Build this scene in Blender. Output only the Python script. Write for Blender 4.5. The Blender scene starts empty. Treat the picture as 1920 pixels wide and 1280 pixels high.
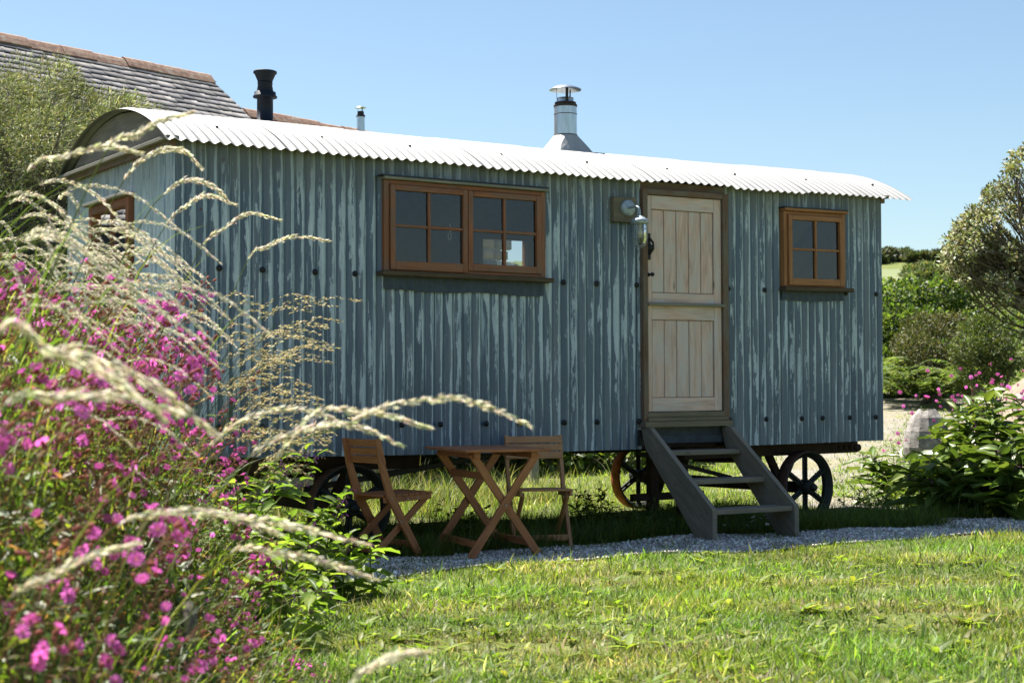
import bpy, math, random
import numpy as np
from mathutils import Vector, Matrix

random.seed(7); rng = np.random.default_rng(7)
scene = bpy.context.scene
col = scene.collection

# ------------------------------------------------------------------ camera
CAM = np.array([-3.6967, -9.9135, 1.0802])
YAW, PITCH, ROLL = math.radians(32.1859), math.radians(1.7818), math.radians(-0.2022)
FPX = 3045.35
fw = np.array([math.sin(YAW)*math.cos(PITCH), math.cos(YAW)*math.cos(PITCH), math.sin(PITCH)])
r0 = np.array([math.cos(YAW), -math.sin(YAW), 0.0]); u0 = np.cross(r0, fw)
rt = math.cos(ROLL)*r0 + math.sin(ROLL)*u0
up = -math.sin(ROLL)*r0 + math.cos(ROLL)*u0
cam_d = bpy.data.cameras.new('camera'); cam = bpy.data.objects.new('camera', cam_d); col.objects.link(cam)
cam_d.sensor_width = 36.0; cam_d.lens = FPX/1920*36.0
cam_d.clip_start = 0.05; cam_d.clip_end = 3000
cam_d.dof.use_dof = True; cam_d.dof.focus_distance = 11.6; cam_d.dof.aperture_fstop = 5.2
cam.matrix_world = Matrix(((rt[0], up[0], -fw[0], CAM[0]), (rt[1], up[1], -fw[1], CAM[1]), (rt[2], up[2], -fw[2], CAM[2]), (0, 0, 0, 1)))
scene.camera = cam

# ------------------------------------------------------------------ light
# shadows fall towards the camera and a little to the right: per metre of height (+0.12, -0.50)
SD = Vector((0.12, -0.50, -1.0)).normalized()
to_sun = -SD
elev = math.asin(to_sun.z); azim = math.atan2(to_sun.x, to_sun.y)
world = bpy.data.worlds.new('World'); scene.world = world; world.use_nodes = True
wn = world.node_tree; wn.nodes.clear()
sky = wn.nodes.new('ShaderNodeTexSky'); sky.sky_type = 'NISHITA'; sky.sun_disc = False
sky.sun_elevation = elev; sky.sun_rotation = azim
sky.air_density = 1.0; sky.dust_density = .6; sky.ozone_density = 1.6; sky.altitude = 50
bg = wn.nodes.new('ShaderNodeBackground'); bg.inputs['Strength'].default_value = 0.050
wo = wn.nodes.new('ShaderNodeOutputWorld')
tint = wn.nodes.new('ShaderNodeMixRGB'); tint.blend_type = 'MULTIPLY'; tint.inputs[0].default_value = 1.0; tint.inputs[2].default_value = (.95, 1.0, .985, 1)
wn.links.new(sky.outputs[0], tint.inputs[1]); wn.links.new(tint.outputs[0], bg.inputs[0]); wn.links.new(bg.outputs[0], wo.inputs[0])
sun_d = bpy.data.lights.new('sun', 'SUN'); sun_d.energy = 5.0; sun_d.angle = math.radians(0.53); sun_d.color = (1.0, 0.95, 0.86)
sun = bpy.data.objects.new('sun', sun_d); col.objects.link(sun)
sun.rotation_euler = SD.to_track_quat('-Z', 'Y').to_euler(); sun.location = (0, 20, 40)
scene.view_settings.view_transform = 'Standard'; scene.view_settings.look = 'None'
scene.view_settings.gamma = 1.0; scene.view_settings.exposure = 1.62
scene.render.engine = 'CYCLES'
scene.cycles.max_bounces = 8; scene.cycles.transparent_max_bounces = 12

# ------------------------------------------------------------------ helpers
def ray(x, y): return fw + rt*(x-960)/FPX - up*(y-640)/FPX
def AT(x, y, d): return CAM + ray(x, y)*d
def lat_dep(x, y):
    dx, dy = x-CAM[0], y-CAM[1]
    s, c = math.sin(YAW), math.cos(YAW)
    return dx*c - dy*s, dx*s + dy*c
def from_lat(lat, dep):
    s, c = math.sin(YAW), math.cos(YAW)
    return CAM[0] + lat*c + dep*s, CAM[1] - lat*s + dep*c
def ss(t):
    t = np.clip(t, 0, 1); return t*t*(3-2*t)
def ground_z(x, y):
    x = np.asarray(x, float); y = np.asarray(y, float)
    lat, dep = lat_dep(x, y)
    R = np.hypot(lat, dep)
    z = 0.05*np.clip(R-19, 0, 26) + 0.1*np.clip(R-45, 0, 180)*ss((dep)/10+.0) - 0.05*np.clip(R-225, 0, 400)
    z = z*np.where(dep > 0, 1, 0.2)
    z = z - 0.075*ss((x-4.8)/1.8)*ss((1.2-y)/2.0)*ss((6-dep+8)/3)
    le = np.interp(dep, [1, 3, 6, 9.4, 10.6], [-.55, -.62, -.95, -1.30, -1.75])
    z = z + 0.74*ss((le-lat)/.95)*(1-ss((dep-8.5)/1.3))*ss((dep-1.3)/3.6)
    z = z + 0.016*np.sin(x*1.7+1)*np.cos(y*2.1) + 0.010*np.sin(x*4.3+y*3.1)
    return z

class MB:
    """collects shapes for one mesh; 'gc' is a grain coordinate (length along x) per vertex"""
    def __init__(s): s.v = []; s.f = []; s.m = []; s.g = []; s.sm = []
    def add(s, vs, fs, g=None, mi=0, smooth=False):
        b = len(s.v); s.v += [tuple(map(float, p)) for p in vs]
        s.g += [tuple(map(float, p)) for p in (g if g is not None else vs)]
        s.f += [tuple(b+i for i in f) for f in fs]; s.m += [mi]*len(fs); s.sm += [smooth]*len(fs)
    def box(s, c, d, ax=None, mi=0, bev=0.0):
        """box with centre c, dims d; ax = 3 axis vectors; grain along the longest side"""
        ax = ax if ax is not None else ((1, 0, 0), (0, 1, 0), (0, 0, 1))
        ax = [np.array(a, float) for a in ax]; c = np.array(c, float)
        off = rng.uniform(-40, 40, 3); k = int(np.argmax(d)); order = [k, (k+1) % 3, (k+2) % 3]
        vs = []; gs = []; h = [x/2 for x in d]
        b = min(bev, min(h)*.6)
        if b <= 0:
            P = [(i, j, l) for i in (-1, 1) for j in (-1, 1) for l in (-1, 1)]
            loc = [np.array((i*h[0], j*h[1], l*h[2])) for i, j, l in P]
            F = [(0, 1, 3, 2), (4, 6, 7, 5), (0, 4, 5, 1), (2, 3, 7, 6), (0, 2, 6, 4), (1, 5, 7, 3)]
        else:
            loc = []; idx = {}
            for i in (-1, 1):
                for j in (-1, 1):
                    for l in (-1, 1):
                        for a in range(3):
                            q = np.array((i*(h[0]-b), j*(h[1]-b), l*(h[2]-b))); q[a] = (i, j, l)[a]*h[a]
                            idx[(i, j, l, a)] = len(loc); loc.append(q)
            F = []
            for a in range(3):
                p, q = [(1, 2), (2, 0), (0, 1)][a]
                for sg in (-1, 1):
                    cyc = [(-1, -1), (1, -1), (1, 1), (-1, 1)]
                    if sg < 0: cyc = cyc[::-1]
                    ids = []
                    for e1, e2 in cyc:
                        t = [0, 0, 0]; t[a] = sg; t[p] = e1; t[q] = e2; ids.append(idx[(t[0], t[1], t[2], a)])
                    F.append(tuple(ids))
            for a in range(3):
                p, q = [(1, 2), (2, 0), (0, 1)][a]
                for e1 in (-1, 1):
                    for e2 in (-1, 1):
                        def K(sg, fa):
                            t = [0, 0, 0]; t[a] = sg; t[p] = e1; t[q] = e2; return idx[(t[0], t[1], t[2], fa)]
                        f = (K(-1, p), K(1, p), K(1, q), K(-1, q)); F.append(f if e1*e2 > 0 else f[::-1])
            for i in (-1, 1):
                for j in (-1, 1):
                    for l in (-1, 1):
                        f = (idx[(i, j, l, 0)], idx[(i, j, l, 1)], idx[(i, j, l, 2)]); F.append(f if i*j*l > 0 else f[::-1])
        for q in loc:
            vs.append(c + ax[0]*q[0] + ax[1]*q[1] + ax[2]*q[2]); gs.append(np.array([q[order[0]], q[order[1]], q[order[2]]])+off)
        s.add(vs, F, gs, mi); return s
    def bar(s, p0, p1, w, h, upv=(0, 0, 1), mi=0, bev=0.0):
        """bar from p0 to p1; w across, h along upv"""
        p0 = np.array(p0, float); p1 = np.array(p1, float); d = p1-p0; L = np.linalg.norm(d); a = d/L
        u = np.array(upv, float); u = u-a*(u@a)
        if np.linalg.norm(u) < 1e-5: u = np.array((1., 0, 0)); u = u-a*(u@a)
        u /= np.linalg.norm(u); w_ = np.cross(u, a)
        return s.box((p0+p1)/2, (L, w, h), (a, w_, u), mi, bev)
    def tube(s, pts, rad, n=6, mi=0, cap=True):
        pts = [np.array(p, float) for p in pts]; N = len(pts)
        rad = rad if hasattr(rad, '__len__') else [rad]*N
        vs = []; gs = []; t0 = None; acc = 0.
        u = None; off = rng.uniform(-20, 20)
        for i in range(N):
            t = pts[min(i+1, N-1)]-pts[max(i-1, 0)]; t /= (np.linalg.norm(t)+1e-12)
            if u is None:
                a = np.array((0, 0, 1.)) if abs(t[2]) < .9 else np.array((1., 0, 0)); u = np.cross(t, a)
            u = u-t*(u@t); u /= (np.linalg.norm(u)+1e-12); w = np.cross(t, u)
            if i: acc += np.linalg.norm(pts[i]-pts[i-1])
            for k in range(n):
                an = 2*math.pi*k/n; vs.append(pts[i]+rad[i]*(math.cos(an)*u+math.sin(an)*w))
                gs.append((acc+off, rad[i]*math.cos(an), rad[i]*math.sin(an)))
        fs = [(i*n+k, i*n+(k+1) % n, (i+1)*n+(k+1) % n, (i+1)*n+k) for i in range(N-1) for k in range(n)]
        s.add(vs, fs, gs, mi, True)
        if cap:
            s.add([vs[k] for k in range(n)], [tuple(range(n))[::-1]], None, mi)
            s.add([vs[(N-1)*n+k] for k in range(n)], [tuple(range(n))], None, mi)
        return s
    def lathe(s, c, prof, n=24, axis=(0, 0, 1), mi=0, cap=True):
        """profile of (radius, height) turned about axis through c"""
        a = np.array(axis, float); a /= np.linalg.norm(a); c = np.array(c, float)
        q = np.array((1., 0, 0)) if abs(a[0]) < .9 else np.array((0, 1., 0)); u = np.cross(a, q); u /= np.linalg.norm(u); w = np.cross(a, u)
        vs = []
        for r_, h_ in prof:
            for k in range(n):
                an = 2*math.pi*k/n; vs.append(c+a*h_+r_*(math.cos(an)*u+math.sin(an)*w))
        N = len(prof)
        fs = [(i*n+k, i*n+(k+1) % n, (i+1)*n+(k+1) % n, (i+1)*n+k) for i in range(N-1) for k in range(n)]
        s.add(vs, fs, None, mi, True)
        if cap:
            if prof[0][0] > 1e-4: s.add(vs[:n], [tuple(range(n))[::-1]], None, mi)
            if prof[-1][0] > 1e-4: s.add(vs[-n:], [tuple(range(n))], None, mi)
        return s
    def prism(s, poly, axis_pts, mi=0):
        """poly: list of 3-D points, swept by vector axis_pts"""
        n = len(poly); p = [np.array(q, float) for q in poly]; a = np.array(axis_pts, float)
        d = [np.linalg.norm(p[(i+1) % n]-p[i]) for i in range(n)]; k = int(np.argmax(d)); e = (p[(k+1) % n]-p[k])/d[k]
        nn = a/np.linalg.norm(a); t = np.cross(nn, e); off = rng.uniform(-30, 30, 3)
        vs = p+[q+a for q in p]; gs = [np.array((q@e, q@t, q@nn))+off for q in vs]
        fs = [tuple(range(n))[::-1], tuple(range(n, 2*n))]+[(i, (i+1) % n, n+(i+1) % n, n+i) for i in range(n)]
        s.add(vs, fs, gs, mi); return s
    def grid(s, rows, mi=0, smooth=True):
        R = len(rows); Cn = len(rows[0]); vs = [p for r_ in rows for p in r_]
        fs = [(i*Cn+j, i*Cn+j+1, (i+1)*Cn+j+1, (i+1)*Cn+j) for i in range(R-1) for j in range(Cn-1)]
        s.add(vs, fs, None, mi, smooth); return s
    def build(s, name, mats, parent=None, warp=None, colr=None):
        V = np.array(s.v); G = np.array(s.g)
        if warp is not None: V = warp(V)
        lo, hi = V.min(0), V.max(0); c = (lo+hi)/2
        if parent is None: c[2] = lo[2]
        me = bpy.data.meshes.new(name)
        me.from_pydata((V-c).tolist(), [], s.f)
        me.polygons.foreach_set('material_index', s.m); me.polygons.foreach_set('use_smooth', s.sm)
        at = me.attributes.new('gc', 'FLOAT_VECTOR', 'POINT'); at.data.foreach_set('vector', G.astype(np.float32).ravel())
        if colr is not None:
            ca = me.color_attributes.new('Col', 'FLOAT_COLOR', 'POINT'); ca.data.foreach_set('color', np.tile(np.array([*colr, 1.], np.float32), len(V)))
        mats = mats if isinstance(mats, (list, tuple)) else [mats]
        for m in mats: me.materials.append(m)
        me.update()
        return link(name, me, c, parent)
WL = {}
def link(name, me, c, parent):
    o = bpy.data.objects.new(name, me); col.objects.link(o)
    if parent is not None:
        o.parent = parent; o.location = Vector(c)-WL.get(parent, Vector((0, 0, 0)))
        WL[o] = Vector(c)
    else: o.location = c; WL[o] = Vector(c)
    return o
def tag(o, label=None, cat=None, group=None, kind=None):
    if label: o['label'] = label
    if cat: o['category'] = cat
    if group: o['group'] = group
    if kind: o['kind'] = kind
    return o
def empty(name, loc, rz=0.0, local=True, **kw):
    """Empty at the thing's base. local=True: its parts are given in its own coordinates"""
    o = bpy.data.objects.new(name, None); col.objects.link(o); o.location = loc; o.rotation_euler = (0, 0, rz); o.empty_display_size = .1
    WL[o] = Vector((0, 0, 0)) if local else Vector(loc)
    tag(o, **kw); return o
def kids(o): return [c for c in o.children]
def copy_tree(o, parent=None):
    c = o.copy(); col.objects.link(c)
    if parent is not None: c.parent = parent
    for ch in list(o.children): copy_tree(ch, c)
    return c
def np_obj(name, V, F, mats, cols=None, parent=None, loc=None, smooth=False, mi=None):
    """V (n,3); F list of (k,3)/(k,4) index arrays"""
    V = np.asarray(V, np.float32)
    c = np.array(loc if loc is not None else ((V.min(0)+V.max(0))/2), float)
    if loc is None and parent is None: c[2] = V[:, 2].min()
    me = bpy.data.meshes.new(name)
    me.vertices.add(len(V)); me.vertices.foreach_set('co', (V-c.astype(np.float32)).ravel())
    loops = np.concatenate([f.ravel() for f in F]).astype(np.int32)
    sizes = np.concatenate([np.full(len(f), f.shape[1], np.int32) for f in F])
    starts = np.concatenate([[0], np.cumsum(sizes)[:-1]]).astype(np.int32)
    me.loops.add(len(loops)); me.loops.foreach_set('vertex_index', loops)
    me.polygons.add(len(sizes)); me.polygons.foreach_set('loop_start', starts)
    if smooth: me.polygons.foreach_set('use_smooth', np.ones(len(sizes), bool))
    if mi is not None: me.polygons.foreach_set('material_index', np.asarray(mi, np.int32))
    if cols is not None:
        ca = me.color_attributes.new('Col', 'FLOAT_COLOR', 'POINT')
        cc = np.ones((len(V), 4), np.float32); cc[:, :3] = cols; ca.data.foreach_set('color', cc.ravel())
    mats = mats if isinstance(mats, (list, tuple)) else [mats]
    for m in mats: me.materials.append(m)
    me.update(calc_edges=True)
    return link(name, me, c, parent)
def unit(a): return a/(np.linalg.norm(a, axis=-1, keepdims=True)+1e-9)
def join(parts):
    """parts: list of (V, [F...], C) -> one"""
    Vs, Fs, Cs, b = [], [], [], 0
    for V, F, C in parts:
        Vs.append(V); Cs.append(C); Fs += [f+b for f in F]; b += len(V)
    return np.concatenate(Vs), Fs, np.concatenate(Cs)
def blades(P, az, L, W, lean, bend, C, rows=3):
    """grass blades: curved tapering ribbons"""
    N = len(P); S = np.linspace(0, 1, rows); d = np.stack([np.cos(az), np.sin(az), 0*az], 1); tw = az+np.pi/2+rng.normal(0, .5, N)
    side = np.stack([np.cos(tw), np.sin(tw), 0*az], 1)
    V = []; 
    for s in S:
        ctr = P + d*(L*(lean*s+bend*s*s))[:, None]; ctr[:, 2] += L*s*np.sqrt(np.clip(1-(np.minimum(lean+bend*s, .98))**2*.8, .03, 1))
        w = (W*(1-s**1.6)*.5)[:, None]
        if s < 1: V += [ctr-side*w, ctr+side*w]
        else: V += [ctr]
    k = len(V); V = np.stack(V, 1).reshape(-1, 3); b = (np.arange(N)*k)[:, None]
    F = [b+np.array([[2*i, 2*i+1, 2*i+3, 2*i+2]]) for i in range(rows-2)]
    F.append(b+np.array([[k-3, k-2, k-1]]))
    return V, F, np.repeat(C, k, 0)
def leaves(P, D, Nn, L, W, C, curl=.15, fine=True, fold=.12):
    """pointed leaves: P base, D axis, Nn upper normal"""
    N = len(P); D = unit(D); side = unit(np.cross(D, Nn)); Nn = np.cross(side, D)
    L = np.broadcast_to(L, (N,))[:, None]; W = np.broadcast_to(W, (N,))[:, None]
    def q(s, w, f=0.): return P+D*L*s-Nn*L*curl*s*s+side*W*w+Nn*W*f
    if fine:
        V = [q(0, 0), q(.3, -.46, fold), q(.3, 0), q(.3, .46, fold), q(.66, -.38, fold), q(.66, 0), q(.66, .38, fold), q(1, 0)]
        T = np.array([[0, 2, 1], [0, 3, 2], [4, 5, 7], [5, 6, 7]]); Q = np.array([[1, 2, 5, 4], [2, 3, 6, 5]])
    else:
        V = [q(0, 0), q(.45, -.5, fold), q(.45, .5, fold), q(1, 0)]; T = np.array([[0, 3, 1], [0, 2, 3]]); Q = None
    k = len(V); V = np.stack(V, 1).reshape(-1, 3); b = np.arange(N)*k
    F = [(b[:, None, None]+T[None]).reshape(-1, 3)]
    if Q is not None: F.append((b[:, None, None]+Q[None]).reshape(-1, 4))
    return V, F, np.repeat(C, k, 0)
def rand_dirs(N, zmin=-1., zmax=1.):
    z = rng.uniform(zmin, zmax, N); a = rng.uniform(0, 2*np.pi, N); r_ = np.sqrt(np.clip(1-z*z, 0, 1))
    return np.stack([r_*np.cos(a), r_*np.sin(a), z], 1)
def pick(cols, N, jit=.18, p=None):
    cols = np.array(cols, float); c = cols[rng.choice(len(cols), N, p=p)]
    return np.clip(c*(1+rng.normal(0, jit, (N, 1)))*(1+rng.normal(0, jit*.35, (N, 3))), .004, .9)
def spline(pts, n):
    """Catmull-Rom through pts"""
    P = [np.array(p, float) for p in pts]; P = [2*P[0]-P[1]]+P+[2*P[-1]-P[-2]]; out = []
    K = len(P)-3
    for t in np.linspace(0, K-1e-6, n):
        i = int(t); f = t-i; a, b, c, d = P[i:i+4]
        out.append(.5*((2*b)+(-a+c)*f+(2*a-5*b+4*c-d)*f*f+(-a+3*b-3*c+d)*f**3))
    return out

# ------------------------------------------------------------------ materials
def mat(name):
    m = bpy.data.materials.new(name); m.use_nodes = True; n = m.node_tree; n.nodes.clear()
    return m, n, n.links.new
def nd(n, t, **kw):
    x = n.nodes.new('ShaderNode'+t)
    for k, v in kw.items():
        if k in x.inputs.keys(): x.inputs[k].default_value = v
        else: setattr(x, k, v)
    return x
def out(n, sh):
    o = n.nodes.new('ShaderNodeOutputMaterial'); n.links.new(sh, o.inputs[0])
def ramp(n, fac, stops, interp='LINEAR'):
    r_ = n.nodes.new('ShaderNodeValToRGB'); r_.color_ramp.interpolation = interp; e = r_.color_ramp.elements
    while len(e) < len(stops): e.new(.5)
    for i, (p, c) in enumerate(stops):
        e[i].position = p; e[i].color = (*c, 1) if len(c) == 3 else c
    n.links.new(fac, r_.inputs[0]); return r_.outputs[0]
def g3(v): return (v, v, v)
def noise(n, vec, scale, detail=4, rough=.55, dist=0.):
    x = nd(n, 'TexNoise', Scale=scale, Detail=detail, Roughness=rough, Distortion=dist); n.links.new(vec, x.inputs['Vector']); return x.outputs['Fac']
def mapping(n, vec, sc=(1, 1, 1), loc=(0, 0, 0), rot=(0, 0, 0)):
    x = nd(n, 'Mapping'); x.inputs['Scale'].default_value = sc; x.inputs['Location'].default_value = loc; x.inputs['Rotation'].default_value = rot
    n.links.new(vec, x.inputs['Vector']); return x.outputs[0]
def mix(n, fac, a, b, blend='MIX'):
    x = nd(n, 'MixRGB', blend_type=blend)
    for s, v in ((0, fac), (1, a), (2, b)):
        if hasattr(v, 'links'): n.links.new(v, x.inputs[s])
        else: x.inputs[s].default_value = v if s == 0 else (*v, 1)
    return x.outputs[0]
def math_(n, op, a, b=0.):
    x = nd(n, 'Math', operation=op)
    for s, v in ((0, a), (1, b)):
        if hasattr(v, 'links'): n.links.new(v, x.inputs[s])
        else: x.inputs[s].default_value = v
    return x.outputs[0]
def bump(n, h, strength=.3, dist=.01):
    x = nd(n, 'Bump', Strength=strength, Distance=dist); n.links.new(h, x.inputs['Height']); return x.outputs[0]
def princ(n, c, rough=.6, metal=0., normal=None, spec=.5):
    p = nd(n, 'BsdfPrincipled')
    for k, v in (('Base Color', c), ('Roughness', rough), ('Metallic', metal), ('Specular IOR Level', spec)):
        if hasattr(v, 'links'): n.links.new(v, p.inputs[k])
        else: p.inputs[k].default_value = (*v, 1) if k == 'Base Color' else v
    if normal is not None: n.links.new(normal, p.inputs['Normal'])
    return p.outputs[0]
def gc(n): return nd(n, 'Attribute', attribute_name='gc').outputs['Vector']
def pos(n): return nd(n, 'NewGeometry').outputs['Position']

def wood(name, dark, mid, light, rough=.7, knots=.5, grey=None, scale=1.0):
    m, n, L = mat(name); g = gc(n)
    fine = noise(n, mapping(n, g, (1.6*scale, 60*scale, 60*scale)), 3.0, 6, .65)
    broad = noise(n, mapping(n, g, (1.2*scale, 9*scale, 9*scale)), 2.0, 4, .6, 1.2)
    c = ramp(n, fine, [(.25, dark), (.5, mid), (.75, light)])
    c2 = ramp(n, broad, [(.3, dark), (.55, mid), (.8, light)])
    c = mix(n, .5, c, c2)
    vor = nd(n, 'TexVoronoi', Scale=1.0); L(mapping(n, g, (2.2, 7, 7)), vor.inputs['Vector'])
    kn = ramp(n, vor.outputs['Distance'], [(.04, g3(.25)), (.11, g3(1.))])
    c = mix(n, knots, c, mix(n, 1.0, c, kn, 'MULTIPLY'))
    if grey:
        st = ramp(n, noise(n, mapping(n, g, (1.5, 5, 5)), 2.2, 5, .65), [(.42, g3(0)), (.62, g3(1))])
        c = mix(n, math_(n, 'MULTIPLY', st, .8), c, grey)
    out(n, princ(n, c, rough, 0, bump(n, fine, .35, .002), .3)); return m
def plain(name, c, rough=.6, metal=0., var=.25, sc=14., bmp=.15, spec=.5):
    m, n, L = mat(name); f = noise(n, pos(n), sc, 5, .65)
    cc = ramp(n, f, [(.3, tuple(x*(1-var) for x in c)), (.7, tuple(min(1, x*(1+var)) for x in c))])
    out(n, princ(n, cc, rough, metal, bump(n, f, bmp, .004), spec)); return m
def foliage(name, trans=.35, rough=.45, gloss=.06, tint=(1.25, 1.3, .6)):
    m, n, L = mat(name); c = nd(n, 'Attribute', attribute_name='Col').outputs['Color']
    d = nd(n, 'BsdfDiffuse'); t = nd(n, 'BsdfTranslucent'); L(c, d.inputs[0])
    tc = mix(n, 1.0, c, tint, 'MULTIPLY'); L(tc, t.inputs[0])
    a = nd(n, 'MixShader', Fac=trans); L(d.outputs[0], a.inputs[1]); L(t.outputs[0], a.inputs[2])
    gl = nd(n, 'BsdfGlossy', Roughness=rough); gl.inputs[0].default_value = (1, 1, 1, 1)
    b = nd(n, 'MixShader', Fac=gloss); L(a.outputs[0], b.inputs[1]); L(gl.outputs[0], b.inputs[2])
    out(n, b.outputs[0]); return m

M = {}
def make_materials():
    # painted corrugated wall: slate-blue paint, darker blue in the grooves, worn in runs off the ridges to pale galvanised metal
    def tin(name, shift, dmul):
        m, n, L = mat(name); p = pos(n)
        sx = nd(n, 'SeparateXYZ'); L(p, sx.inputs[0])
        hx_ = math_(n, 'ADD', sx.outputs['X'], sx.outputs['Y'])
        hv = nd(n, 'CombineXYZ'); L(hx_, hv.inputs[0]); L(sx.outputs['Z'], hv.inputs[2]); q = hv.outputs[0]
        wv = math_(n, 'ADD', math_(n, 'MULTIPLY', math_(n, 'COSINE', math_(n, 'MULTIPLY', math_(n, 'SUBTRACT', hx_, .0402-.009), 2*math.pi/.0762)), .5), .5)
        runs = noise(n, mapping(n, q, (46, 46, 1.7)), 1.0, 6, .68, .20)
        runs = math_(n, 'ADD', runs, math_(n, 'MULTIPLY', math_(n, 'SUBTRACT', noise(n, mapping(n, q, (130, 130, 16), (1, 0, 8)), 1.0, 4, .7), .5), .22))
        big = noise(n, mapping(n, q, (1.3, 1.3, .9), (3.1, 0, 1.7)), 1.0, 3, .5)
        low = ramp(n, math_(n, 'MULTIPLY', sx.outputs['Z'], .333), [(.24, g3(1)), (.42, g3(0))])
        mask = math_(n, 'ADD', runs, math_(n, 'MULTIPLY', math_(n, 'SUBTRACT', big, .5), .34))
        mask = math_(n, 'ADD', mask, math_(n, 'MULTIPLY', math_(n, 'SUBTRACT', wv, .55), .17))
        mask = math_(n, 'SUBTRACT', mask, math_(n, 'MULTIPLY', low, .07))
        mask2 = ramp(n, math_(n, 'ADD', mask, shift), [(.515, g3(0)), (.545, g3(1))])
        tone = noise(n, mapping(n, q, (18, 18, .5), (9, 0, 0)), 1.0, 4, .6)
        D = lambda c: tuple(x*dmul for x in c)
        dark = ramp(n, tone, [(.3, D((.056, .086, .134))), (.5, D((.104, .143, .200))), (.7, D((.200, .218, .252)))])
        tone2 = noise(n, mapping(n, q, (30, 30, 2.6), (2, 0, 5)), 1.0, 6, .72)
        pale = ramp(n, tone2, [(.3, (.29, .355, .42)), (.5, (.44, .51, .58)), (.75, (.62, .675, .73))])
        c = mix(n, mask2, dark, pale)
        speck = ramp(n, noise(n, mapping(n, q, (80, 80, 50)), 1.0, 4, .75), [(.60, g3(0)), (.66, g3(1))])
        c = mix(n, math_(n, 'MULTIPLY', speck, .45), c, (.12, .16, .18))
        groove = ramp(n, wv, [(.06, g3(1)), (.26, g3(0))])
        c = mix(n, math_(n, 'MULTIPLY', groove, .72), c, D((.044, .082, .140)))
        wet = ramp(n, noise(n, mapping(n, q, (62, 62, .9), (4, 0, 0)), 1.0, 4, .6), [(.60, g3(0)), (.635, g3(1))])
        c = mix(n, math_(n, 'MULTIPLY', wet, .6), c, (.49, .61, .70))
        # olive-brown tint under the eaves, ragged lower edge
        zed = math_(n, 'ADD', sx.outputs['Z'], math_(n, 'MULTIPLY', noise(n, mapping(n, q, (22, 22, .6)), 1.0, 4, .6), .5))
        eave_tint = ramp(n, math_(n, 'MULTIPLY', zed, .25), [(.655, g3(0)), (.735, g3(1))])
        c = mix(n, math_(n, 'MULTIPLY', eave_tint, .70), c, (.125, .120, .078))
        # rust spots near the left corner
        rm = math_(n, 'MULTIPLY', ramp(n, noise(n, mapping(n, q, (34, 34, 16)), 1.0, 3, .5), [(.66, g3(0)), (.69, g3(1))]), ramp(n, sx.outputs['X'], [(.20, g3(1)), (.42, g3(0))]))
        if dmul == 1: c = mix(n, rm, c, (.12, .035, .02))
        out(n, princ(n, c, .38, 0, bump(n, mask2, .10, .0015), .5)); return m
    M['tin'] = tin('worn_paint', 0., 1.); M['tin_pale'] = tin('pale_end_tin', .13, 2.3)  # end walls: same pattern in paler colours, with more of it pale
    m, n, L = mat('galvanised_roof'); p = pos(n)
    f = noise(n, mapping(n, p, (3, 1.2, 3)), 2., 5, .6); f2 = noise(n, p, 60., 3, .6)
    c = ramp(n, f, [(.25, (.13, .135, .14)), (.5, (.195, .195, .195)), (.8, (.235, .23, .222))])
    c = mix(n, 1.0, c, ramp(n, nd(n, 'ObjectInfo').outputs['Random'], [(0, g3(.84)), (1, g3(1.08))]), 'MULTIPLY')
    rs = ramp(n, noise(n, mapping(n, p, (9, .8, 3)), 1.5, 5, .7), [(.68, g3(0)), (.78, g3(1))])
    c = mix(n, math_(n, 'MULTIPLY', rs, .25), c, (.20, .15, .11))
    out(n, princ(n, c, .5, .0, bump(n, f2, .05, .001))); M['roof'] = m
    M['frame'] = wood('window_oak', (.11, .036, .017), (.28, .098, .043), (.41, .165, .075), .5, .65, (.19, .11, .075))
    M['frame2'] = wood('window_oak_lighter', (.17, .066, .026), (.34, .145, .058), (.45, .215, .095), .55, .4)
    M['doorframe'] = wood('door_frame_timber', (.075, .040, .024), (.165, .092, .058), (.25, .155, .105), .75, .5, (.16, .15, .125))
    M['sill'] = wood('sill_timber', (.035, .024, .015), (.085, .058, .036), (.13, .095, .062), .75, .3)
    M['oak'] = wood('pale_oak', (.32, .17, .12), (.66, .455, .385), (.80, .645, .57), .65, .85, (.57, .505, .49))
    M['grey'] = wood('silvered_timber', (.12, .105, .09), (.235, .21, .18), (.34, .31, .27), .8, .4, (.19, .19, .155))
    M['moss'] = wood('mossy_timber', (.09, .072, .05), (.19, .155, .11), (.26, .22, .165), .85, .3, (.145, .125, .085))
    M['step'] = wood('step_timber', (.10, .085, .068), (.215, .185, .152), (.33, .29, .24), .85, .45, (.155, .14, .11))
    M['ply'] = wood('gable_ply', (.10, .085, .07), (.21, .18, .155), (.30, .265, .23), .8, .3, None, .55)
    M['acacia'] = wood('acacia', (.16, .056, .025), (.38, .148, .062), (.54, .235, .108), .45, .35)
    M['acacia2'] = wood('faded_acacia', (.21, .095, .045), (.41, .21, .10), (.55, .31, .165), .55, .25)
    M['lead'] = plain('lead_flashing', (.035, .050, .075), .5, .2)
    M['black'] = plain('black_iron', (.012, .012, .014), .5, .2)
    M['bolt'] = plain('bolt_black', (.008, .008, .010), .6)
    M['rim'] = plain('wheel_iron', (.022, .026, .022), .65, .3, .5)
    M['rust'] = plain('sunlit_rusty_tread', (.30, .085, .022), .85, .0, .5, 22.)  # bright orange rust: sunlight put into the colour of the right back wheel
    M['rust_shade'] = plain('shaded_rusty_tread', (.075, .035, .025), .85, 0., .5, 22.)  # same rust with the shade put into its colour, for the other wheels
    M['chassis'] = plain('chassis_rust', (.035, .018, .013), .8, .1, .5)
    M['plastic'] = plain('vent_black', (.008, .013, .024), .6, .0, .15, spec=.3)
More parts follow.
